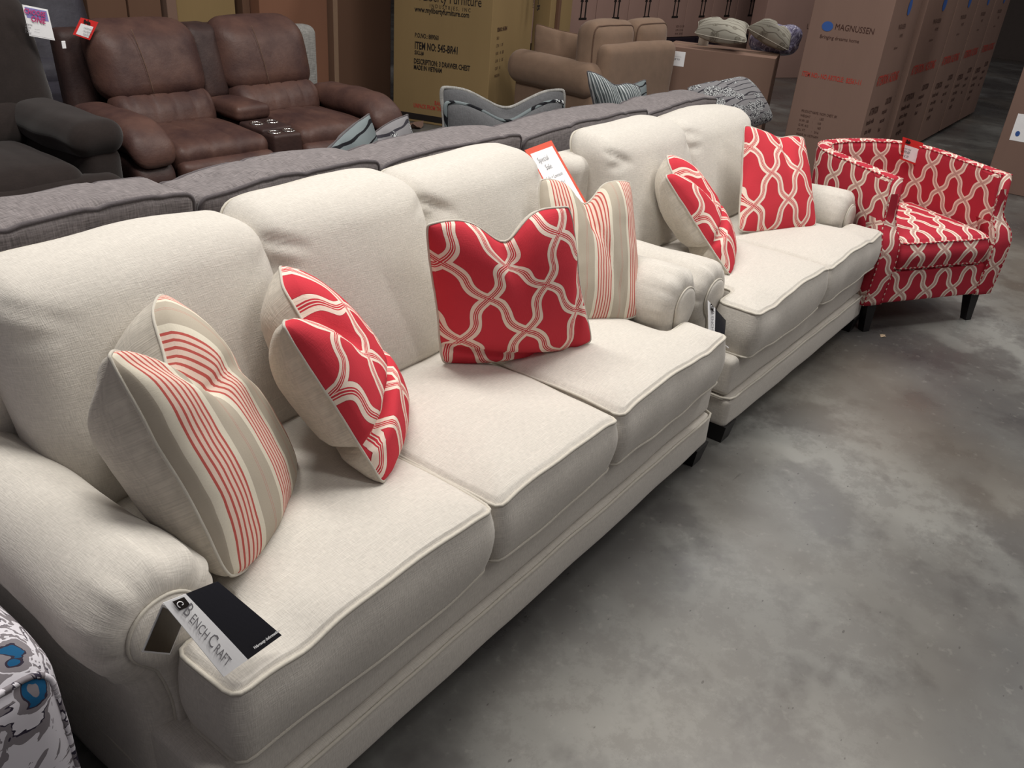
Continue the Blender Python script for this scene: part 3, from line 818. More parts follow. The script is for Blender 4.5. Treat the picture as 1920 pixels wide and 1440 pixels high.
def red_chair():
    root = thing('armchair', 'red armchair with cream trellis pattern and dark tapered legs', 'armchair', (3.140, -.266, 0), math.atan2(-.633, .774) + math.radians(7))
    mt = 'red_chair'; cu = .020
    def shear(V):
        V = np.array(V); V[:, 0] -= .13 * np.clip(V[:, 2] - .45, 0, 1); return V
    # tub wall: path in plan from the front of the left arm, round the back, to the front of the right arm
    hw = .335; path = []
    for v in np.linspace(.045, .46, 14): path.append((cu - hw, v))
    for a in np.linspace(180, 90, 9)[1:]: path.append((cu - hw + .20 + .20 * math.cos(math.radians(a)), .46 + .23 * math.sin(math.radians(a))))
    for x in np.linspace(cu - hw + .20, cu + hw - .20, 7)[1:-1]: path.append((x, .69 + .012))
    for a in np.linspace(90, 0, 9): path.append((cu + hw - .20 + .20 * math.cos(math.radians(a)), .46 + .23 * math.sin(math.radians(a))))
    for v in np.linspace(.46, .045, 14)[1:]: path.append((cu + hw, v))
    path = resample(np.array(path), .022, False)
    tg = np.gradient(path, axis=0); tg /= np.linalg.norm(tg, axis=1)[:, None]; nr = np.stack([-tg[:, 1], tg[:, 0]], 1)   # outward (left of travel)
    secs = []
    for i, (p, q) in enumerate(zip(path, nr)):
        top = .742 + .012 * math.sin(math.pi * i / (len(path) - 1))
        w = .036; zs = []
        prof = [(-w, .16), (-w, .40), (-w, top - .03), (-w + .006, top - .008), (-w + .016, top), (0, top + .003), (w - .016, top), (w - .006, top - .008), (w, top - .03), (w + .008, .40), (w, .16)]
        pr = np.array(prof); out = []
        for j in range(len(pr) - 1):
            seg = max(1, int(abs(pr[j + 1][1] - pr[j][1]) / .05))
            for k in range(seg): out.append(pr[j] + (pr[j + 1] - pr[j]) * k / seg)
        out.append(pr[-1]); out = np.array(out)
        secs.append(np.column_stack([p[0] + q[0] * out[:, 0], p[1] + q[1] * out[:, 0], out[:, 1]]))
    V, F, U = strip_loft(secs)
    # UV v by height so the motif stands upright
    n0 = len(secs[0]); nside = (len(secs) - 1) * n0
    kk = 0; F2 = F
    V = shear(V)
    tub = link_mesh('backrest', V, F, MAT[mt], root, U)
    # top welts
    for off in (-.030, .031):
        P = np.array([(p[0] + q[0] * off, p[1] + q[1] * off, .742 + .012 * math.sin(math.pi * i / (len(path) - 1)) - .004) for i, (p, q) in enumerate(zip(path, nr))])
        v, f, u = tube(shear(P), .0034, False, 6); link_mesh('welt', v, f, MAT[mt], tub, u * 3)
    # scooped front posts
    for s in (-1, 1):
        # side outline (v, z) of the post front edge, from the floor rail to the arm top
        fr = [(-.004, .145), (-.012, .24), (-.018, .34), (-.016, .42), (.000, .475), (.028, .515), (.042, .56), (.044, .64), (.046, .70), (.052, .735)]
        fr = resample(np.array(fr), .02, False)
        secs = []
        for (v0, z) in fr:
            wd = .034 + .022 * np.clip((.56 - z) / .10, 0, 1); xc = cu + s * (hw + .018 * np.clip((.56 - z) / .10, 0, 1))
            r = .014; pts = []
            for (dx, dv) in ((-wd, .11), (-wd, r), (-wd + r * .3, r * .3), (-wd + r, 0), (wd - r, 0), (wd - r * .3, r * .3), (wd, r), (wd, .11)):
                pts.append((xc + dx, v0 + dv, z))
            secs.append(np.array(pts))
        V, F, U = strip_loft(secs)
        U = np.array([(V[i][0] * 1.0 + V[i][1] * (.9 if abs(V[i][1]) > .03 else 0), V[i][2]) for f in F for i in f])
        V = shear(V)
        ar = link_mesh('arm_front', V, F, MAT[mt], root, U)
        for dx in (-1, 1):
            P = []
            for (v0, z) in fr:
                wd = .034 + .022 * np.clip((.56 - z) / .10, 0, 1); xc = cu + s * (hw + .018 * np.clip((.56 - z) / .10, 0, 1))
                P.append((xc + dx * (wd - .003), v0 + .003, z))
            v, f, u = tube(shear(P), .003, False, 6); link_mesh('welt', v, f, MAT[mt], ar, u * 3)
    # front rail and seat
    V, F, U = pbox((cu, .32, .228), (hw + .03, .32, .083), .015, 26, (0, .006, 0)); link_mesh('seat_rail', V, F, MAT[mt], root, U)
    (V, F, U), top, bot = plan_cushion([(cu - .285, -.012), (cu + .285, -.012), (cu + .292, .55), (cu - .292, .55)], .318, .452, .022, .045, None, .012, seed=4)
    sc = link_mesh('seat_cushion', V, F, MAT[mt], root, U)
    for ring in (top, bot):
        v, f, u = tube(ring, .0045, True, 6); link_mesh('welt', v, f, MAT[mt], sc, u * 3)
    for (x, y) in ((cu - .332, .045), (cu + .332, .045), (cu - .29, .62), (cu + .29, .62)):
        t, b = .028, .018; oy = -.02 if y < .3 else .04
        Vb = [(x + sx * b, y + oy + sy * b, 0) for sx, sy in ((-1, -1), (1, -1), (1, 1), (-1, 1))] + [(x + sx * t, y + sy * t, .15) for sx, sy in ((-1, -1), (1, -1), (1, 1), (-1, 1))]
        link_mesh('leg', Vb, [(3, 2, 1, 0), (4, 5, 6, 7), (0, 1, 5, 4), (1, 2, 6, 5), (2, 3, 7, 6), (3, 0, 4, 7)], MAT['black_wood'], root, smooth=False)
red_chair()

# ---------------------------------------------------------------- grey sofas, backs to the cream ones
def grey_seat(name, label, cat, loc, rz, widths, seed, ztop=.905):
    """local: x along the back, y=0 outer back face, facing +y"""
    root = thing(name, label, cat, loc, rz); L = sum(widths)
    V, F, U = pbox((L / 2, .09, .43), (L / 2 + .12, .07, .36), .05, 26, (0, .01, 0), None, .005, 5, seed); link_mesh('back_frame', V, F, MAT['grey'], root, U)
    V, F, U = pbox((L / 2, .50, .22), (L / 2 + .12, .40, .15), .03, 20); link_mesh('seat_base', V, F, MAT['grey'], root, U)
    for sx in (-1, 1):
        xx = -.15 if sx < 0 else L + .15
        V, F, U = pbox((xx, .50, .36), (.10, .43, .25), .07, 18, (.01, 0, .02)); link_mesh('arm', V, F, MAT['grey'], root, U)
    x = 0
    for i, wd in enumerate(widths):
        V, F, U = pbox((x + wd / 2, .62, .43), (wd / 2 - .004, .32, .075), .03, 14, (0, 0, .03), None, .004, 5, seed + i); link_mesh('seat_cushion', V, F, MAT['grey'], root, U)
        hx, hy, hz = wd / 2 - .002, .105, .23; c = np.array([0, 0, 0.])
        def warp(V, x=x, wd=wd, i=i):
            V = V.copy(); z = (V[:, 2] + hz) / (2 * hz)
            V[:, 2] -= .018 * np.clip(np.abs(V[:, 0]) / hx, 0, 1) ** 3 * np.clip(z, 0, 1)
            # leans back over the frame, towards the cream sofa
            V[:, 1] += .262 - .06 * z; V[:, 0] += x + wd / 2; V[:, 2] += ztop - hz - .020 * i
            # creases pulled across the boxing
            for q in range(3):
                xc = x + wd * (.28 + .25 * q + .04 * math.sin(q * 7 + i * 3)); d = (V[:, 0] - xc) + (V[:, 1] - .15) * (.9 if (q + i) % 2 else .4)
                V[:, 2] -= .007 * np.exp(-(d / .012) ** 2) * np.clip((z - .9) / .1, 0, 1)
            return V
        V, F, U = pbox(c, (hx, hy, hz), .03, 34, (0, .02, .012), warp, .010, 6.0, seed * 5 + i)
        o = link_mesh('back_cushion', V, F, MAT['grey'], root, U)
        for side in (-1, 1):
            W = ringpts(c, (hx, hy, hz), .03, 1, side, puff=(0, .02, .012), nz=.010, ns=6.0, seed=seed * 5 + i, warp=warp)
            v, f, u = tube(W, .0065, True, 7); link_mesh('welt', v, f, MAT['grey_welt'], o, u)
        x += wd
    for (fx, fy) in ((-.1, .08), (L + .1, .08), (-.1, .82), (L + .1, .82)):
        v, f, u = box(fx - .03, fx + .03, fy - .03, fy + .03, 0, .075); link_mesh('foot', v, f, MAT['black_wood'], root, u, smooth=False)
    return root
grey_seat('grey_sofa', 'very long grey chenille sofa standing back to back with the cream sofa and loveseat', 'sofa', (-.63, .985, 0), 0, (.70, .69, .79, 1.02, .80), 21, .955)

# pillows on the grey pieces
GP = 'grey patterned pillows on the grey sofas'
def cornered(TL, TR, h=.44, tilt=(0, .10), w=None):
    TL, TR = np.array(TL, float), np.array(TR, float); d = np.array([tilt[0], -tilt[1], -1.0]); d /= np.linalg.norm(d)
    return [TL, TR, TR + d * h, TL + d * h]
def gp(label, TL, TR, front, back, **k):
    a = dict(welt='grey_welt', T=.075, chop=.05, chopw=.35, seed=5, h=.36, tilt=(0, .1)); a.update(k)
    h = a.pop('h'); t = a.pop('tilt'); T = a.pop('T'); size = a.pop('size', .46)
    return pillow(label, cornered(TL, TR, h, t), T, front, back, a.pop('welt'), size=size, **a)
gp('grey floral pillow peeking over the grey sofa, nearest the brown recliner console', (.76, 1.46, .775), (1.215, 1.60, .918), 'floral', 'gdark', seed=11, chop=0, T=.09, round_c=.0, bow_b=.0, bow=-.10)
gp('grey floral pillow standing just right of another floral pillow on the long grey sofa', (1.10, 1.60, .77), (1.46, 1.62, .886), 'floral_b', 'gdark', seed=12, chop=0, T=.09, round_c=.0, bow=-.10)
gp('grey pillow with floral edge, the taller of two against the mustard cartons', (2.00, 1.92, .905), (2.70, 1.65, .870), 'gdark', 'floral', seed=13, chop=.09, chopw=.45, size=.6, T=.06, weltr=.010, welt='rib')
gp('grey pillow with floral edge, the lower and nearer of two against the mustard cartons', (1.80, 1.72, .885), (2.46, 1.50, .865), 'gdark', 'floral', seed=14, chop=.085, chopw=.45, size=.6, T=.06, weltr=.011, welt='floral')
gp('grey striped pillow tilted on the grey loveseat in front of the tan sofa', (2.82, 1.62, .965), (3.22, 1.50, .868), 'gstripe', 'gdark', seed=15, chop=.03, T=.07, tilt=(.45, .1), h=.5)
gp('small grey floral pillow beside the grey striped pillow in front of the tan sofa', (3.12, 1.62, .835), (3.44, 1.58, .875), 'floral', 'gdark', seed=16, chop=0, T=.07)

# floral bolster-like pillow leaning over the far end
pillow('large grey floral pillow slumped over the far end of the grey loveseat', [(3.52, 1.36, .85), (4.05, 1.24, .885), (4.12, 1.02, .66), (3.50, 1.12, .60)], .11, 'floral_b', 'gdark', 'grey_welt', chop=0, seed=17, size=.6, bow=.02, plump=.42)

# ---------------------------------------------------------------- recliners
def soft(root, nm, c, h, r, mat, puff=(0, 0, 0), n=14, warp=None, nz=.006, ns=5, seed=0, parent=None):
    V, F, U = pbox(c, h, r, n, puff, warp, nz, ns, seed); return link_mesh(nm, V, F, MAT[mat], parent or root, U)

def lean(y0, z0, k):
    def f(V):
        V = V.copy(); V[:, 1] += (V[:, 2] - z0) * k; return V
    return f

def pleats(y0, x0, x1, amp=.010, k=5, ztop=None):
    def f(V):
        V = V.copy(); q = (V[:, 0] - x0) / (x1 - x0)
        V[:, 2] -= amp * np.abs(np.sin(q * math.pi * k)) ** .35 * 0 + amp * np.exp(-((np.mod(q * k, 1) - .5) / .07) ** 2) * (V[:, 2] > V[:, 2].mean())
        return V
    return f

def recliner_loveseat():
    root = thing('reclining_loveseat', 'brown leather reclining loveseat with a centre console and cup holders', 'recliner', (1.90, 2.98, 0), math.radians(-5)); B = 'brown'
    xs = ((-.63, -.06), (.13, .66)); xb = ((-.66, -.07), (.07, .665))
    for i, (a, b) in enumerate(xs):
        cx = (a + b) / 2; hw = (b - a) / 2
        soft(root, 'seat', (cx, .28, .41), (hw - .004, .30, .085), .06, B, (0, 0, .03), 26, pleats(0, a, b, .012, 4), seed=40 + i)
        soft(root, 'footrest', (cx, -.015, .27), (hw - .006, .05, .15), .04, B, (0, .02, 0), seed=50 + i)
        a2, b2 = xb[i]; cx = (a2 + b2) / 2; hw = (b2 - a2) / 2
        up = soft(root, 'backrest', (cx, .72, .79), (hw + .006, .12, .205), .11, B, (.012, .05, .01), 26, lean(0, .8, .34), .010, 4, 60 + i)
        # stitched seam down the headrest
        P = [(cx - hw * .35 + .10 * (1 - t) * .3, .70 - .135 - .02 * math.sin(math.pi * t) + (.62 + .36 * t - .8) * .34, .62 + .36 * t) for t in np.linspace(.1, .96, 14)]
        v, f, u = tube(np.array(P), .0022, False, 5); link_mesh('seam', v, f, MAT['tan_welt'], up, u)
        def plump(V, a=a, b=b):
            V = lean(0, .54, .30)(V); q = (V[:, 0] - a) / (b - a)
            V[:, 1] += .014 * np.exp(-((np.mod(q * 5, 1) - .5) / .10) ** 2) * np.clip((V[:, 2] - .50) / .1, 0, 1)
            return V
        soft(root, 'lumbar_cushion', (cx, .57, .545), (hw, .10, .115), .09, B, (0, .035, .01), 30, plump, seed=70 + i)
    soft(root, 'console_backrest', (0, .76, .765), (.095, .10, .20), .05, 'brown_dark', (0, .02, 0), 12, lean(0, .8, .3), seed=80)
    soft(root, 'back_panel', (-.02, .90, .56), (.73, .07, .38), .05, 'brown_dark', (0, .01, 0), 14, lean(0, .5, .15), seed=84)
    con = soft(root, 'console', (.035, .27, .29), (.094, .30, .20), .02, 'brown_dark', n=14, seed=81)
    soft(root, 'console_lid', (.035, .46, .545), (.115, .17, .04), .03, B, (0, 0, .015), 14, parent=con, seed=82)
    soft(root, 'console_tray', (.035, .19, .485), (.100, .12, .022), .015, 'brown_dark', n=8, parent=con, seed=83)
    for (x, y, z) in ((-.015, .20, .509), (.085, .20, .509), (-.012, .035, .493), (.082, .035, .493)):
        P = [(x + .034 * math.cos(t), y + .034 * math.sin(t), z) for t in np.linspace(0, 2 * math.pi, 25)[:-1]]
        v, f, u = tube(np.array(P), .006, True, 8); c2 = link_mesh('cup_holder', v, f, MAT['chrome'], con, u)
    for s in (-1, 1):
        x = s * .755
        def slope(V, s=s):
            V = V.copy(); fr = np.clip((.12 - V[:, 1]) / .22, 0, 1); V[:, 2] -= .10 * fr ** 2 * (V[:, 2] > .3); return V
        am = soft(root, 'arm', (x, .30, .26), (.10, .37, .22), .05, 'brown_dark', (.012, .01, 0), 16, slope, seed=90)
        soft(root, 'arm_pad', (x, .28, .545), (.112, .36, .065), .06, B, (.01, .0, .025), 24, slope, .008, 6, 92 + s, am)
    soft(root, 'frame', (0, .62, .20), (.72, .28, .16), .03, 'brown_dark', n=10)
    return root
recliner_loveseat()

def recliner(label, loc, rz, mat, w=.98, ztop=.99, seed=0, armz=0, wide=0.0):
    root = thing('recliner', label, 'recliner', loc, rz); hw = w / 2; ih = hw - .20
    soft(root, 'seat', (0, .27, .40), (ih, .33, .10), .08, mat, (0, .02, .04), 18, seed=seed)
    soft(root, 'footrest', (0, -.03, .27), (ih + .17, .09, .17), .08, mat, (0, .02, .02), 18, seed=seed + 1)
    soft(root, 'backrest', (wide * .4, .74, .80 + wide * .5), (ih + .10 + wide, .13, ztop - .80), .12, mat, (0, .05, 0), 20, lean(0, .8, .3), .01, 4, seed + 2)
    soft(root, 'lumbar_cushion', (0, .62, .58), (ih + .08, .13, .13), .11, mat, (0, .03, 0), 16, lean(0, .55, .25), seed=seed + 3)
    for s in (-1, 1):
        am = soft(root, 'arm', (s * (hw - .10), .34, .26 + armz), (.10, .36, .23 + armz), .06, mat, (.01, .01, 0), 14, seed=seed + 4)
        soft(root, 'arm_pad', (s * (hw - .105), .30, .56 + armz), (.125, .35, .075), .07, mat, (.01, 0, .025), 20, None, .012, 5, seed + 5 + s, am)
    return root
recliner('dark olive suede recliner at the left edge with a purple and white tag', (.49, 3.02, 0), 0, 'moss', .98, 1.10, 101, .03, .11)
recliner('charcoal leather recliner behind the brown and olive recliners', (1.50, 4.25, 0), math.radians(-6), 'charcoal', 1.0, 1.36, 111)

# ---------------------------------------------------------------- tan sofa seen from behind
def tan_sofa():
    d = np.array([.26, -.60]); rz = math.atan2(-.12, .99)
    root = thing('tan_sofa', 'tan microfiber sofa seen from behind with loose back cushions', 'sofa', (4.83, 2.654, 0), rz); root.scale = (.95, .95, 1.07)
    m = 'tan'
    # local: x to the right along the back, y=0 outer back, faces +y
    soft(root, 'back_frame', (.485, .07, .42), (.505, .07, .35), .06, m, (0, .01, .01), 22, seed=1)
    soft(root, 'seat_base', (.485, .55, .24), (.505, .40, .16), .04, m, n=12, seed=2)
    soft(root, 'seat_cushion', (.28, .60, .46), (.26, .34, .075), .05, m, (0, 0, .02), 12, seed=3)
    soft(root, 'seat_cushion', (.77, .60, .46), (.22, .34, .075), .05, m, (0, 0, .02), 12, seed=4)
    # rolled arm: a long cylinder
    V, F, U = pbox((0, 0, 0), (.125, .50, .125), .12, 18, (.0, .0, .0), None, .003, 5, 5)
    V = V + np.array([-.05, .52, .52]); am = link_mesh('arm', V, F, MAT[m], root, U)
    soft(root, 'arm_side', (-.03, .50, .26), (.06, .44, .20), .03, m, n=10, seed=6, parent=am)
    for i, (x, wd) in enumerate(((.20, .29), (.74, .25))):
        V, F, U = pbox((0, 0, 0), (wd, .10, .20), .08, 18, (0, .03, .02), None, .012, 5, 7 + i)
        V = V + np.array([x + .02, .22, .71]); c = link_mesh('back_cushion', V, F, MAT[m], root, U)
        W = ringpts((0, 0, 0), (wd, .10, .20), .08, 1, -1, puff=(0, .03, .02), nz=.012, ns=5, seed=7 + i) + np.array([x + .02, .22, .71])
        v, f, u = tube(W, .006, True, 6); link_mesh('welt', v, f, MAT['tan_welt'], c, u)
    for (x, y) in ((0, .1), (.95, .1), (0, .88), (.95, .88)):
        v, f, u = box(x - .03, x + .03, y - .03, y + .03, 0, .085); link_mesh('foot', v, f, MAT['black_wood'], root, u, smooth=False)
tan_sofa()
pillow('plain taupe pillow standing inside the tan sofa beside its rolled arm', cornered((4.90, 3.42, .90), (5.08, 3.00, .84), .34, (0, 0)), .06, 'tan', 'tan', 'tan_welt', chop=0, seed=8)

# ---------------------------------------------------------------- cartons
def carton(label, p0, p1, depth, z0, z1, mat, group=None, tape=True, name='carton', flip=1, z_tape=None):
    """upright carton whose visible face runs p0->p1 in plan; body extends to the left of p0->p1 (flip=-1: right)"""
    p0, p1 = np.array(p0, float), np.array(p1, float); d = p1 - p0; L = np.linalg.norm(d); rz = math.atan2(d[1], d[0])
    root = thing(name, label, 'carton', (p0[0], p0[1], z0), rz, group)
    y0, y1 = (0, depth) if flip > 0 else (-depth, 0)
    V, F, U = box(0, L, y0, y1, 0, z1 - z0, .006)
    link_mesh('carton_body', V, F, MAT[mat], root, U)
    return root, L
def face_text(root, L, lines, mat, z0=0, name='printed_lettering', split=False):
    if split:
        for ln in lines: text_mesh([ln], MAT[mat], (0, 0, 0), (1, 0, 0), (0, 0, 1), root, name)
        return
    return text_mesh(lines, MAT[mat], (0, 0, 0), (1, 0, 0), (0, 0, 1), root, name)

# mustard carton with the long printed description
r, L = carton('mustard carton printed ITEM NO: 545-BR41 standing behind the grey pillows', (4.42, 4.53), (4.663, 3.675), .98, 0, 1.75, 'card_y')
H = r.location
T = [('& Liberty Furniture', .20, .985, .105, .72), ('I N D U S T R I E S ,   I N C', .33, .938, .040, .80), ('www.mylibertyfurniture.com', .195, .895, .060, .70, .0012),
     ('P.O.NO.: 889060', .20, .695, .052, .60, .001), ('ITEM NO: 545-BR41', .20, .605, .082, .58, .002), ('SKU#', .20, .560, .045, .8, .001), ('DESCRIPTION: 3 DRAWER CHEST', .195, .487, .058, .60, .0015), ('MADE IN VIETNAM', .195, .440, .052, .60, .0015)]
face_text(r, L, T, 'black', split=True)
face_text(r, L, [('BACK', .40, .17, .05, .7, .001), ('UNPACK FROM THIS SIDE', .20, .125, .05, .6, .001)], 'red_print', name='red_lettering')
v, f, u = box(0, L, -.0015, 0.01, .02, .075); link_mesh('black_band', v, f, MAT['black'], r, u, smooth=False)
# the carton's right side (towards the camera's right)
text_mesh([('ITEM NO: 545-BR41', .12, .80, .045, .6, .001), ('SKU:', .12, .74, .035, .8), ('CTN   1   OF', .12, .68, .035, .8), ('N.W.   10   LBS', .12, .62, .035, .8), ('G.W.   12   LBS', .12, .56, .035, .8), ('CUFT   10', .12, .50, .035, .8), ('MADE IN', .12, .44, .035, .8)],
          MAT['brown_print'], (L, 0, 0), (0, 1, 0), (0, 0, 1), r, 'side_lettering')
r, L = carton('narrow mustard carton with sideways lettering beside the ITEM NO: 545-BR41 carton', (5.78, 4.06), (5.82, 3.90), .60, 0, 1.75, 'card_y')
text_mesh([('ITEM NO. 545-B', -1.55, -.36, .10, .9, .002), ('DESCRIPTION: 3 DRAWER CHEST', -1.55, -.47, .05, .8)], MAT['black'], (L, 0, 0), (0, 0, -1), (0, 1, 0), r, 'side_lettering')
v, f, u = box(L, L + .03, .14, .20, .7, 1.3); link_mesh('corner_guard', v, f, MAT['card_d'], r, u, smooth=False)

# row behind the brown recliner
Y = 5.05
bgc = [(2.05, 2.33, 'card_d', 'dark brown carton at the far left behind the charcoal recliner'),
       (2.35, 2.60, 'card_d', 'dark brown carton second from the left behind the brown recliner'),
       (2.66, 2.74, 'card', 'narrow brown carton edge beside the plain mustard carton'),
       (2.75, 3.27, 'card_y', 'plain mustard carton above the middle of the brown recliner'),
       (3.42, 4.12, 'card_o', 'orange-brown carton behind the right side of the brown recliner'),
       (4.14, 4.95, 'card_d', 'dark brown carton with a pale tape strip left of the lettered mustard carton')]
for i, (a, b, mt, lb) in enumerate(bgc):
    r, L = carton(lb, (a, Y + (0, .01, .03, .06, -.04, .10)[i]), (b, Y + (0, .01, .03, .06, -.04, .02)[i]), .6, 0, 1.9, mt)
    if i == 5:
        v, f, u = box(.16, .21, -.002, .01, .02, 1.9); link_mesh('tape', v, f, MAT['tape'], r, u, smooth=False)
    if i == 4:
        v, f, u = box(-.08, -.01, .1, .5, 0, 1.9); link_mesh('side_flap', v, f, MAT['card_d'], r, u, smooth=False)

# low carton with pillows on it
r, L = carton('low wide brown carton with two sage pillows on top', (5.826, 2.691), (6.088, 1.805), .46, 0, .775, 'card')
v, f, u = box(.06, .18, -.002, .01, .62, .74); o = link_mesh('shipping_label', v, f, MAT['white'], r, u, smooth=False); o['label'] = 'white shipping label'
text_mesh([('__________', .07, .70, .018, .9), ('SHIP TO', .075, .67, .02, .9)], MAT['grey_print'], (0, -.003, 0), (1, 0, 0), (0, 0, 1), o, 'label_print')
v, f, u = box(0, L, .215, .265, .775 - .0005, .777, .0008); link_mesh('tape', v, f, MAT['tape'], r, u, smooth=False)
pillow('sage damask pillow lying on the low carton, the left one', [(6.011, 2.519, .981), (6.341, 2.189, .981), (6.032, 2.055, .868), (5.97, 2.519, .888)], .10, 'sage', 'sage', 'cream_welt', chop=0, seed=31, size=.5, bow=.10, plump=.4)
pillow('sage damask pillow tilted against the other on the low carton, nearer the lettered row', [(6.269, 2.055, 1.043), (6.547, 1.88, .909), (6.30, 1.787, .826), (6.269, 2.189, .966)], .12, 'sage', 'sage', 'cream_welt', chop=0, seed=32, size=.5, bow=.08, plump=.4)
rr = thing('tape_roll', 'small pale tape roll on the low carton beside the left sage pillow', 'tape roll', (6.238, 2.539, .775))
P = np.array([(.045, .0), (.045, .07), (.030, .07), (.030, 0)])
Vr = []; Fr = []
for k in range(24):
    a = 2 * math.pi * k / 24
    for (q, z) in P: Vr.append((q * math.cos(a), q * math.sin(a), z))
for k in range(24):
    for j in range(4): Fr.append((k * 4 + j, ((k + 1) % 24) * 4 + j, ((k + 1) % 24) * 4 + (j + 1) % 4, k * 4 + (j + 1) % 4))
link_mesh('roll_ring', Vr, Fr, MAT['pillow_back'], rr, smooth=False)
pb = thing('plastic_bag', 'crumpled violet-tinted plastic bag behind the sage pillows', 'bag', (6.56, 2.02, .775))
V, F, U = pbox((0, 0, .10), (.12, .20, .10), .07, 22, (0, 0, .02), None, .035, 9, 3); link_mesh('bag_body', V, F, MAT['plastic'], pb, U)

# tall lettered row
def oval(root, x, z, a, b, mat, off=-.003, parent=None, name='printed_oval'):
    V = [(x, off, z)] + [(x + a * math.cos(t), off, z + b * math.sin(t)) for t in np.linspace(0, 2 * math.pi, 33)[:-1]]
    return link_mesh(name, V, [(0, 1 + k, 1 + (k + 1) % 32) for k in range(32)], MAT[mat], root, smooth=False)
XS = [(5.66, 6.42), (6.62, 7.68), (7.72, 8.62), (8.66, 9.5), (9.54, 10.4)]
RY = .875
names = ['lettered carton with a blue oval emblem on both faces, nearest of the tall row', 'second tall lettered carton of the row behind the red armchair', 'third tall lettered carton of the row behind the red armchair', 'fourth tall lettered carton of the row', 'farthest lettered carton of the row, in shadow']
for i, (a, b) in enumerate(XS):
    root = thing('carton', names[i], 'carton', (a, RY, 0), 0, 'tall lettered cartons')
    V, F, U = box(0, b - a, 0, .575, .03 if i else 0, 1.95, .006); link_mesh('carton_body', V, F, MAT['card_r'], root, U)
    L = b - a; q = L / .9
    face_text(root, L, [('ATTENTION / ACHTUNG', .08 * q, .735, .10, .60 * q, .002)], 'red_print', name='red_lettering')
    oval(root, .50 * q, 1.27, .055 * q, .058, 'blue_print')
    face_text(root, L, [('MAGNUSSEN', .30 * q, 1.12, .05, .8 * q), ('HOME', .42 * q, 1.06, .035, q), ('bedroom', .34 * q, .98, .03, q)], 'brown_print')
    face_text(root, L, [('ATTENTION', .10 * q, .52, .075, .62 * q, .0015), ('handle with', .08 * q, .45, .055, .9 * q, .001), ('care. keep', .10 * q, .38, .055, .9 * q, .001), ('this side', .12 * q, .31, .055, .9 * q, .001), ('upright', .13 * q, .24, .055, .9 * q, .001),
                        ('CAUTION', .56 * q, .56, .07, .6 * q, .0015), ('manipuler', .53 * q, .49, .052, .8 * q, .001), ('avec soin', .54 * q, .42, .052, .8 * q, .001), ('haut', .56 * q, .35, .052, .8 * q, .001)], 'brown_print', name='care_lettering', split=True)
    if i == 0:
        tx = text_mesh([('MAGNUSSEN', .195, 1.085, .060, .82), ('Bringing dreams home', .10, 1.015, .036, .9)], MAT['brown_print'], (0, .575, 0), (0, -1, 0), (0, 0, 1), root, 'front_lettering')
        text_mesh([('ITEM NO.- NO ARTICLE:  B2561-11', .03, .735, .05, .60, .001)], MAT['red_print'], (0, .575, 0), (0, -1, 0), (0, 0, 1), root, 'red_front_lettering')
        text_mesh([('PRODUCT NAME / NOM: CHEST, BK', .09, .475, .028, .62), ('WEIGHT      :      LBS', .09, .44, .026, .8), ('N.W. LB     :      163', .09, .405, .026, .8), ('G.W. KG     :      183', .09, .37, .026, .8), ('CU. FT.        :   24.6', .09, .335, .026, .8), ('MADE IN VIETNAM', .09, .30, .026, .8), ('BOX 1', .09, .265, .026, .8)],
                  MAT['brown_print'], (0, .575, 0), (0, -1, 0), (0, 0, 1), root, 'small_lettering')
        V = [(-.003, .575 - (.14 + .042 * math.cos(t)), 1.10 + .034 * math.sin(t)) for t in np.linspace(0, 2 * math.pi, 33)[:-1]]
        link_mesh('printed_oval', V, [tuple(range(32))], MAT['blue_print'], root, smooth=False)
        # small triangular mark low on the front
        T3 = [(-.002, .575 - .36, .24), (-.002, .575 - .42, .24), (-.002, .575 - .39, .28)]
        v, f, u = tube(np.array([T3[0], T3[1], T3[2]]), .002, True, 4); link_mesh('printed_mark', v, f, MAT['brown_print'], root, u)

# right-hand carton with a white label
root = thing('carton', 'tall brown carton at the right edge with a white label', 'carton', (6.57, -.72, 0), 0)
V, F, U = box(0, .7, 0, .785, 0, 2.0, .006); link_mesh('carton_body', V, F, MAT['card_r'], root, U)
v, f, u = box(-.002, .004, .45, .715, .40, .60, .0008); lb = link_mesh('shipping_label', v, f, MAT['white'], root, u, smooth=False); lb['label'] = 'white label with a small blue round mark'
V = [(-.004, .672 + .016 * math.cos(t), .455 + .020 * math.sin(t)) for t in np.linspace(0, 2 * math.pi, 25)[:-1]]
link_mesh('round_mark', V, [tuple(range(24))], MAT['blue_print'], lb, smooth=False)

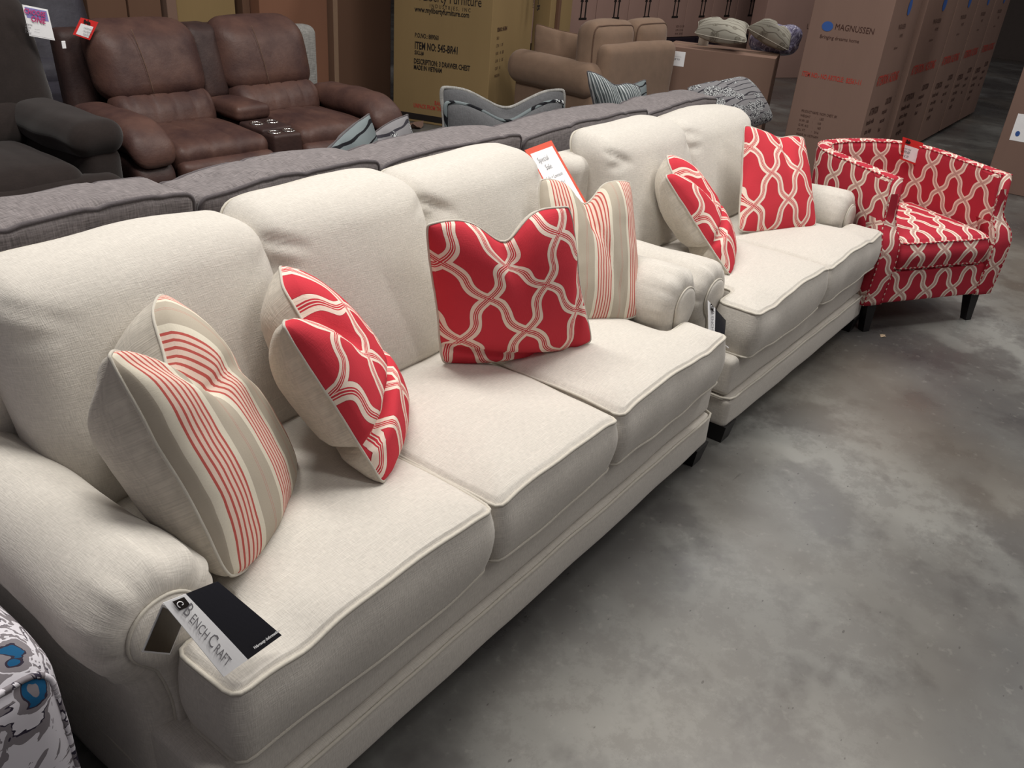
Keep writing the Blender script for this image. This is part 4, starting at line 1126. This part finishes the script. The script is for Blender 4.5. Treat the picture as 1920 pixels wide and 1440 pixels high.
# far row with arrow pairs, stacked on low cartons
A0, A1 = np.array([7.62, 4.95]), np.array([11.95, 4.20]); dd = (A1 - A0) / 7.4
for i in range(7):
    p0 = A0 + dd * (i - .02); p1 = p0 + dd * .985
    r, L = carton(['leftmost', 'second', 'third', 'fourth', 'fifth', 'sixth', 'last'][i] + ' carton from the left in the far row printed with paired up arrows', p0, p1, .6, .41, 1.4, 'card_p', 'far cartons with arrow pairs')
    parts = []
    for k in (0, 1):
        x = L * .55 + k * .075; z = .26
        parts.append(([(x - .011, -.003, z), (x + .011, -.003, z), (x + .011, -.003, z + .17), (x - .011, -.003, z + .17)], [(0, 1, 2, 3)], None))
        parts.append(([(x - .028, -.003, z + .17), (x + .028, -.003, z + .17), (x, -.003, z + .24)], [(0, 1, 2)], None))
    parts.append(([(L * .55 - .03, -.003, z - .025), (L * .55 + .105, -.003, z - .025), (L * .55 + .105, -.003, z), (L * .55 - .03, -.003, z)], [(0, 1, 2, 3)], None))
    V, F, _ = merge(parts); link_mesh('printed_arrows', V, F, MAT['black'], r, smooth=False)
    face_text(r, L, [('SIZE: 12 X 20', .42, .12, .035, .9), ('G.W.: 22 KG', .42, .075, .035, .9), ('N.W.: 20 KG', .42, .03, .035, .9)], 'brown_print')
for i in range(3):
    p0 = A0 + dd * (2.2 * i + .02) + np.array([-.05, -.12]); p1 = p0 + dd * 2.1
    r, L = carton(['left', 'middle', 'right'][i] + ' low carton under the far row with arrow pairs', p0, p1, .7, 0, .30, 'card')
    v, f, u = box(0, L, .04, .7, .30, .405); link_mesh('pallet_slat', v, f, MAT['pallet'], r, u, smooth=False)
r, L = carton('dark carton in shadow left of the far row with arrow pairs', (6.6, 5.15), (7.52, 4.97), .6, .41, 1.4, 'card_p')
v, f, u = box(0, L, .04, .6, -.41, -.01); link_mesh('pallet_slat', v, f, MAT['pallet'], r, u, smooth=False)
r, L = carton('plum-brown carton at the back between the arrow row and the tall lettered row', (10.3, 3.60), (11.6, 2.95), .25, 0, 1.75, 'card_p')
face_text(r, L, [('Universal', .75, .62, .10, .9)], 'brown_print')

# ---------------------------------------------------------------- near-left chair in ikat cloth
def ikat_chair():
    root = thing('ikat_armchair', 'white armchair with blue and grey ikat pattern cut off at the lower left corner', 'armchair', (-1.285, .19, 0))
    m = 'ikat'
    def scoop(V):
        V = V.copy(); V[:, 2] -= .05 * np.clip((.10 - V[:, 1]) / .16, 0, 1) ** 2 * (V[:, 2] > .3); return V
    am = soft(root, 'arm', (.345, .38, .335), (.085, .40, .295), .05, m, (.008, .008, .012), 26, scoop, .004, 6, 1)
    v, f, u = tube(ringpts((.345, .38, .335), (.085, .40, .295), .05, 1, -1, puff=(.008, .008, .012), nz=.004, ns=6, seed=1, warp=scoop), .005, True, 7); link_mesh('welt', v, f, MAT[m], am, u)
    soft(root, 'arm', (-.345, .38, .315), (.085, .40, .275), .05, m, (.008, .008, .012), 20, scoop, .004, 6, 2)
    soft(root, 'seat_base', (0, .37, .20), (.258, .36, .14), .02, m, n=12, seed=3)
    sc = soft(root, 'seat_cushion', (0, .34, .42), (.255, .36, .075), .04, m, (0, 0, .03), 16, seed=4)
    v, f, u = tube(ringpts((0, .34, .42), (.255, .36, .075), .04, 2, 1, puff=(0, 0, .03), nz=.006, ns=5, seed=4), .005, True, 7); link_mesh('welt', v, f, MAT[m], sc, u)
    soft(root, 'backrest', (0, .74, .62), (.30, .08, .32), .06, m, (0, .03, 0), 16, lean(0, .5, .2), seed=5)
    for (x, y) in ((-.36, .05), (.36, .05), (-.36, .70), (.36, .70)):
        v, f, u = box(x - .02, x + .02, y - .02, y + .02, 0, .06); link_mesh('leg', v, f, MAT['black_wood'], root, u, smooth=False)
ikat_chair()

# ---------------------------------------------------------------- paper things
def brochure(label, P, back=None):
    P = [np.array(p, float) for p in P]; c = sum(P) / 4
    root = thing('brochure', label, 'brochure', (c[0], c[1], min(p[2] for p in P)))
    quad_sheet(P, MAT['white'], 'title_strip', root, rect=(0, .40, 0, 1), bend=.0008)
    quad_sheet(P, MAT['gloss_black'], 'black_cover', root, rect=(.40, 1, 0, 1), bend=.0008)
    xd = (P[3] - P[0]) ; yd = (P[1] - P[0]); L = np.linalg.norm(xd); W = np.linalg.norm(yd); xn, yn = xd / L, yd / W
    nn = np.cross(xn, yn)
    org = P[0] + nn * .0046
    text_mesh([('B', .034, .011, .030, .8), ('ENCH', .0525, .011, .0215, .82), ('C', .1035, .011, .030, .8), ('RAFT', .1235, .011, .0215, .82)], MAT['grey_print'], org, xn, yn, root, 'lettering', True)
    y2 = (P[2] - P[3]) / np.linalg.norm(P[2] - P[3]); x2 = (P[3] - P[0]) * .5 + (P[2] - P[1]) * .5; x2 /= np.linalg.norm(x2)
    text_mesh([('Warranty Information', .060, .012, .0072, .85, .0003)], MAT['white'], P[3] + nn * .0065, y2, -x2, root, 'small_lettering', True)
    # square emblem: dark tile with a pale scroll
    a, b = .003, .014; e = [org + xn * x + yn * y for x, y in ((a, .012), (a + .020, .012), (a + .020, .034), (a, .034))]
    em = link_mesh('emblem', to_local(root, np.array([q + nn * .0006 for q in e])), [(0, 1, 2, 3)], MAT['black'], root, smooth=False)
    sw = [org + xn * (a + .010 + (.002 + .0010 * t) * math.cos(t)) + yn * (.021 + (.002 + .0010 * t) * math.sin(t)) + nn * .0016 for t in np.linspace(0, 5.5, 22)]
    v, f, u = tube(to_local(root, np.array(sw)), .0008, False, 5); link_mesh('scroll', v, f, MAT['white'], em, u)
    return root, P
r, P = brochure('folded black and white brochure lying on the near corner of the long sofa', [(-.745, .057, .711), (-.645, .068, .679), (-.573, .012, .545), (-.694, .005, .552)])
Q = [np.array(p) for p in ((-0.7442, 0.0600, 0.7067), (-0.6940, 0.0850, 0.6357), (-0.7190, 0.1100, 0.5489), (-0.7680, 0.1000, 0.6003))]
bk = quad_sheet(Q, MAT['white'], 'back_page', r, thick=.0008)
def inset(Q, k):
    c = sum(Q) / 4; return [c + (q - c) * k for q in Q]
n_ = np.cross(Q[1] - Q[0], Q[3] - Q[0]); n_ = n_ / np.linalg.norm(n_)
if n_ @ (CAM - Q[0]) < 0: n_ = -n_
quad_sheet([q + n_ * .0016 - np.array(r.location) for q in inset(Q, .90)], MAT['kraft'], 'brown_print', bk, thick=.0004, world=False)
brochure('folded black and white brochure hanging between the long sofa and the loveseat', [(1.262, .100, .585), (1.357, .060, .495), (1.300, .030, .418), (1.230, .060, .470)])

# tall price sheet behind the striped pillow
SP = [np.array(p) for p in ((1.199, .859, .94), (1.396, .884, .941), (1.421, .696, .718), (1.223, .686, .722))]
SP = [p + np.array([-.02, -.04, .0]) for p in SP]
r = thing('price_sheet', 'white handwritten special-sale sheet on orange-red card behind the far striped pillow', 'sign', (1.30, .70, .70))
quad_sheet(SP, MAT['tag_orange'], 'backing_card', r, thick=.002)
n_ = np.cross(SP[1] - SP[0], SP[3] - SP[0]); n_ = -n_ / np.linalg.norm(n_)
SW = [SP[0] * (1 - u) * (1 - v) + SP[1] * u * (1 - v) + SP[2] * u * v + SP[3] * (1 - u) * v + n_ * .0022 for u, v in ((.09, .07), (.91, .07), (.91, .97), (.09, .97))]
quad_sheet(SW, MAT['white'], 'paper', r, thick=.0006)
xn = (SW[1] - SW[0]) / np.linalg.norm(SW[1] - SW[0]); yn = (SW[0] - SW[3]) / np.linalg.norm(SW[0] - SW[3])
text_mesh([('Special', .02, -.040, .028, 1.0, -.0004), ('Sale', .045, -.072, .028, 1.0, -.0004), ('Sofa + Loveseat', .012, -.108, .020, .95, -.0003), ('Now Only', .045, -.140, .021, .95, -.0003), ('to 50', .10, -.185, .022, 1.0, -.0003), ('Brand New', .07, -.222, .021, 1.0, -.0003), ('$', .13, -.245, .02)], MAT['ink'], SW[0] + n_ * .001, xn, yn, r, 'handwriting', True)

def tag(name, label, P, card, border, lines, group=None, inner=(.14, .86, .30, .92)):
    P = [np.array(p, float) for p in P]; c = sum(P) / 4
    root = thing(name, label, 'tag', (c[0], c[1], min(p[2] for p in P)), 0, group)
    quad_sheet(P, MAT[border], 'card', root, thick=.002)
    n_ = np.cross(P[1] - P[0], P[3] - P[0]); n_ = -n_ / np.linalg.norm(n_)
    def at(u, v, o=.0022): return P[0] * (1 - u) * (1 - v) + P[1] * u * (1 - v) + P[2] * u * v + P[3] * (1 - u) * v + n_ * o
    u0, u1, v0, v1 = inner
    quad_sheet([at(u0, v0), at(u1, v0), at(u1, v1), at(u0, v1)], MAT['white'], 'paper', root, thick=.0006)
    W = np.linalg.norm(P[1] - P[0]); Hh = np.linalg.norm(P[3] - P[0])
    xn = (P[1] - P[0]) / W; yn = (P[0] - P[3]) / Hh
    for (mt, ls) in lines:
        text_mesh([(s, x * W, -y * Hh, z * Hh) + tuple(e) for (s, x, y, z, *e) in ls], MAT[mt], P[0] + n_ * .0034, xn, yn, root, 'lettering', True)
    return root, at
tag('sale_tag', 'red sale tag pinned to the top left of the brown leather recliner', [(1.266, 3.72, 1.022), (1.345, 3.70, .999), (1.293, 3.715, .912), (1.215, 3.73, .942)], 'tag_red', 'tag_red',
    [('black', [('Sale', .18, .24, .26, .8, .002)]), ('grey_print', [('recliner', .22, .50, .13), ('loveseat', .22, .66, .13), ('leather', .22, .82, .13)])])
r, at = tag('price_tag', 'white and lilac price tag reading CHOOSE ONE at the upper left corner', [(.923, 3.60, 1.104), (1.03, 3.58, 1.081), (1.039, 3.578, .941), (.93, 3.60, .965)], 'white', 'white',
    [('grey_print', [('Name', .14, .62, .09), ('Price', .14, .71, .09), ('Sale', .14, .80, .09), ('Total', .14, .89, .09), ('........', .5, .71, .10), ('........', .5, .80, .10)])], inner=(.04, .96, .04, .96))
quad_sheet([at(.07, .06, .003), at(.93, .06, .003), at(.93, .40, .003), at(.07, .40, .003)], MAT['lilac'], 'lilac_panel', r, thick=.0004)
_n = np.cross(np.array(at(1, 0)) - at(0, 0), np.array(at(0, 1)) - at(0, 0)); _n = -_n / np.linalg.norm(_n)
_x = np.array(at(1, 0)) - at(0, 0); _W = np.linalg.norm(_x); _x /= _W; _y = np.array(at(0, 0)) - at(0, 1); _y /= np.linalg.norm(_y)
text_mesh([('CHOOSE', .06 * _W, -.035, .030, .78, .001), ('ONE', .34 * _W, -.066, .036, .85, .001)], MAT['pink'], np.array(at(0, 0)) + _n * .0042, _x, _y, r, 'pink_lettering', True)
tag('sale_tag', 'red sale tag with white paper on the back of the red armchair', [(3.571, .138, .796), (3.675, .053, .766), (3.675, .052, .650), (3.588, .124, .682)], 'tag_red', 'tag_red',
    [('black', [('Sale', .2, .2, .2, .8, .002), ('accent chair', .20, .46, .11, .9), ('$299.00', .18, .62, .17, .9), ('now $ 24', .18, .78, .15, .9)])])
t = thing('hang_tag', 'small white hang tag beside the price tag on the olive recliner', 'tag', (1.10, 3.62, .90))
v, f, u = box(-.008, .012, -.002, .002, -.006, .03, .002); link_mesh('card', v, f, MAT['white'], t, smooth=False)
# brown hang tag on the outside of the red chair
t = thing('hang_tag', 'dark hang tag on the outer right side of the red armchair', 'tag', (3.73, -.07, .50), math.atan2(-.633, .774))
v, f, u = box(-.001, .003, -.03, .06, -.05, .14, .001); link_mesh('card', v, f, MAT['gloss_black'], t, smooth=False)

# scraps on the floor
def scrap(label, x, y, r, seed, mat='scrap', flat=.25):
    t = thing('paper_scrap', label, 'scrap', (x, y, 0))
    rs = random.Random(seed); P = []
    for k in range(12):
        a = 2 * math.pi * k / 12; q = r * (.6 + .5 * rs.random()); P.append((q * math.cos(a), q * math.sin(a) * .7, .001 + r * flat * rs.random()))
    V = [(0, 0, r * flat)] + P + [(0, 0, 0)]; F = [(0, 1 + k, 1 + (k + 1) % 12) for k in range(12)] + [(13, 1 + (k + 1) % 12, 1 + k) for k in range(12)]
    link_mesh('scrap_body', V, F, MAT[mat], t, smooth=False)
scrap('small pale paper scrap on the floor in front of the red armchair', 2.889, -.171, .022, 1, 'scrap', .12)
scrap('crumpled brown paper scrap on the floor before the lettered mustard carton', 4.30, 4.15, .09, 2, 'card', .6)
# grey ribbed headrest behind the brown recliner
t = thing('ribbed_chair', 'grey ribbed chair back peeking out behind the brown recliner', 'chair', (2.93, 4.22, 0), math.radians(-3))
soft(t, 'backrest', (0, .0, .59), (.30, .08, .27), .06, 'rib', (0, .02, .01), 20, seed=3)
soft(t, 'seat', (0, .30, .25), (.30, .30, .18), .05, 'rib', (0, 0, .02), 14, seed=4)
for (x, y) in ((-.25, .05), (.25, .05), (-.25, .5), (.25, .5)):
    v, f, u = box(x - .02, x + .02, y - .02, y + .02, 0, .08); link_mesh('leg', v, f, MAT['black_wood'], t, u, smooth=False)
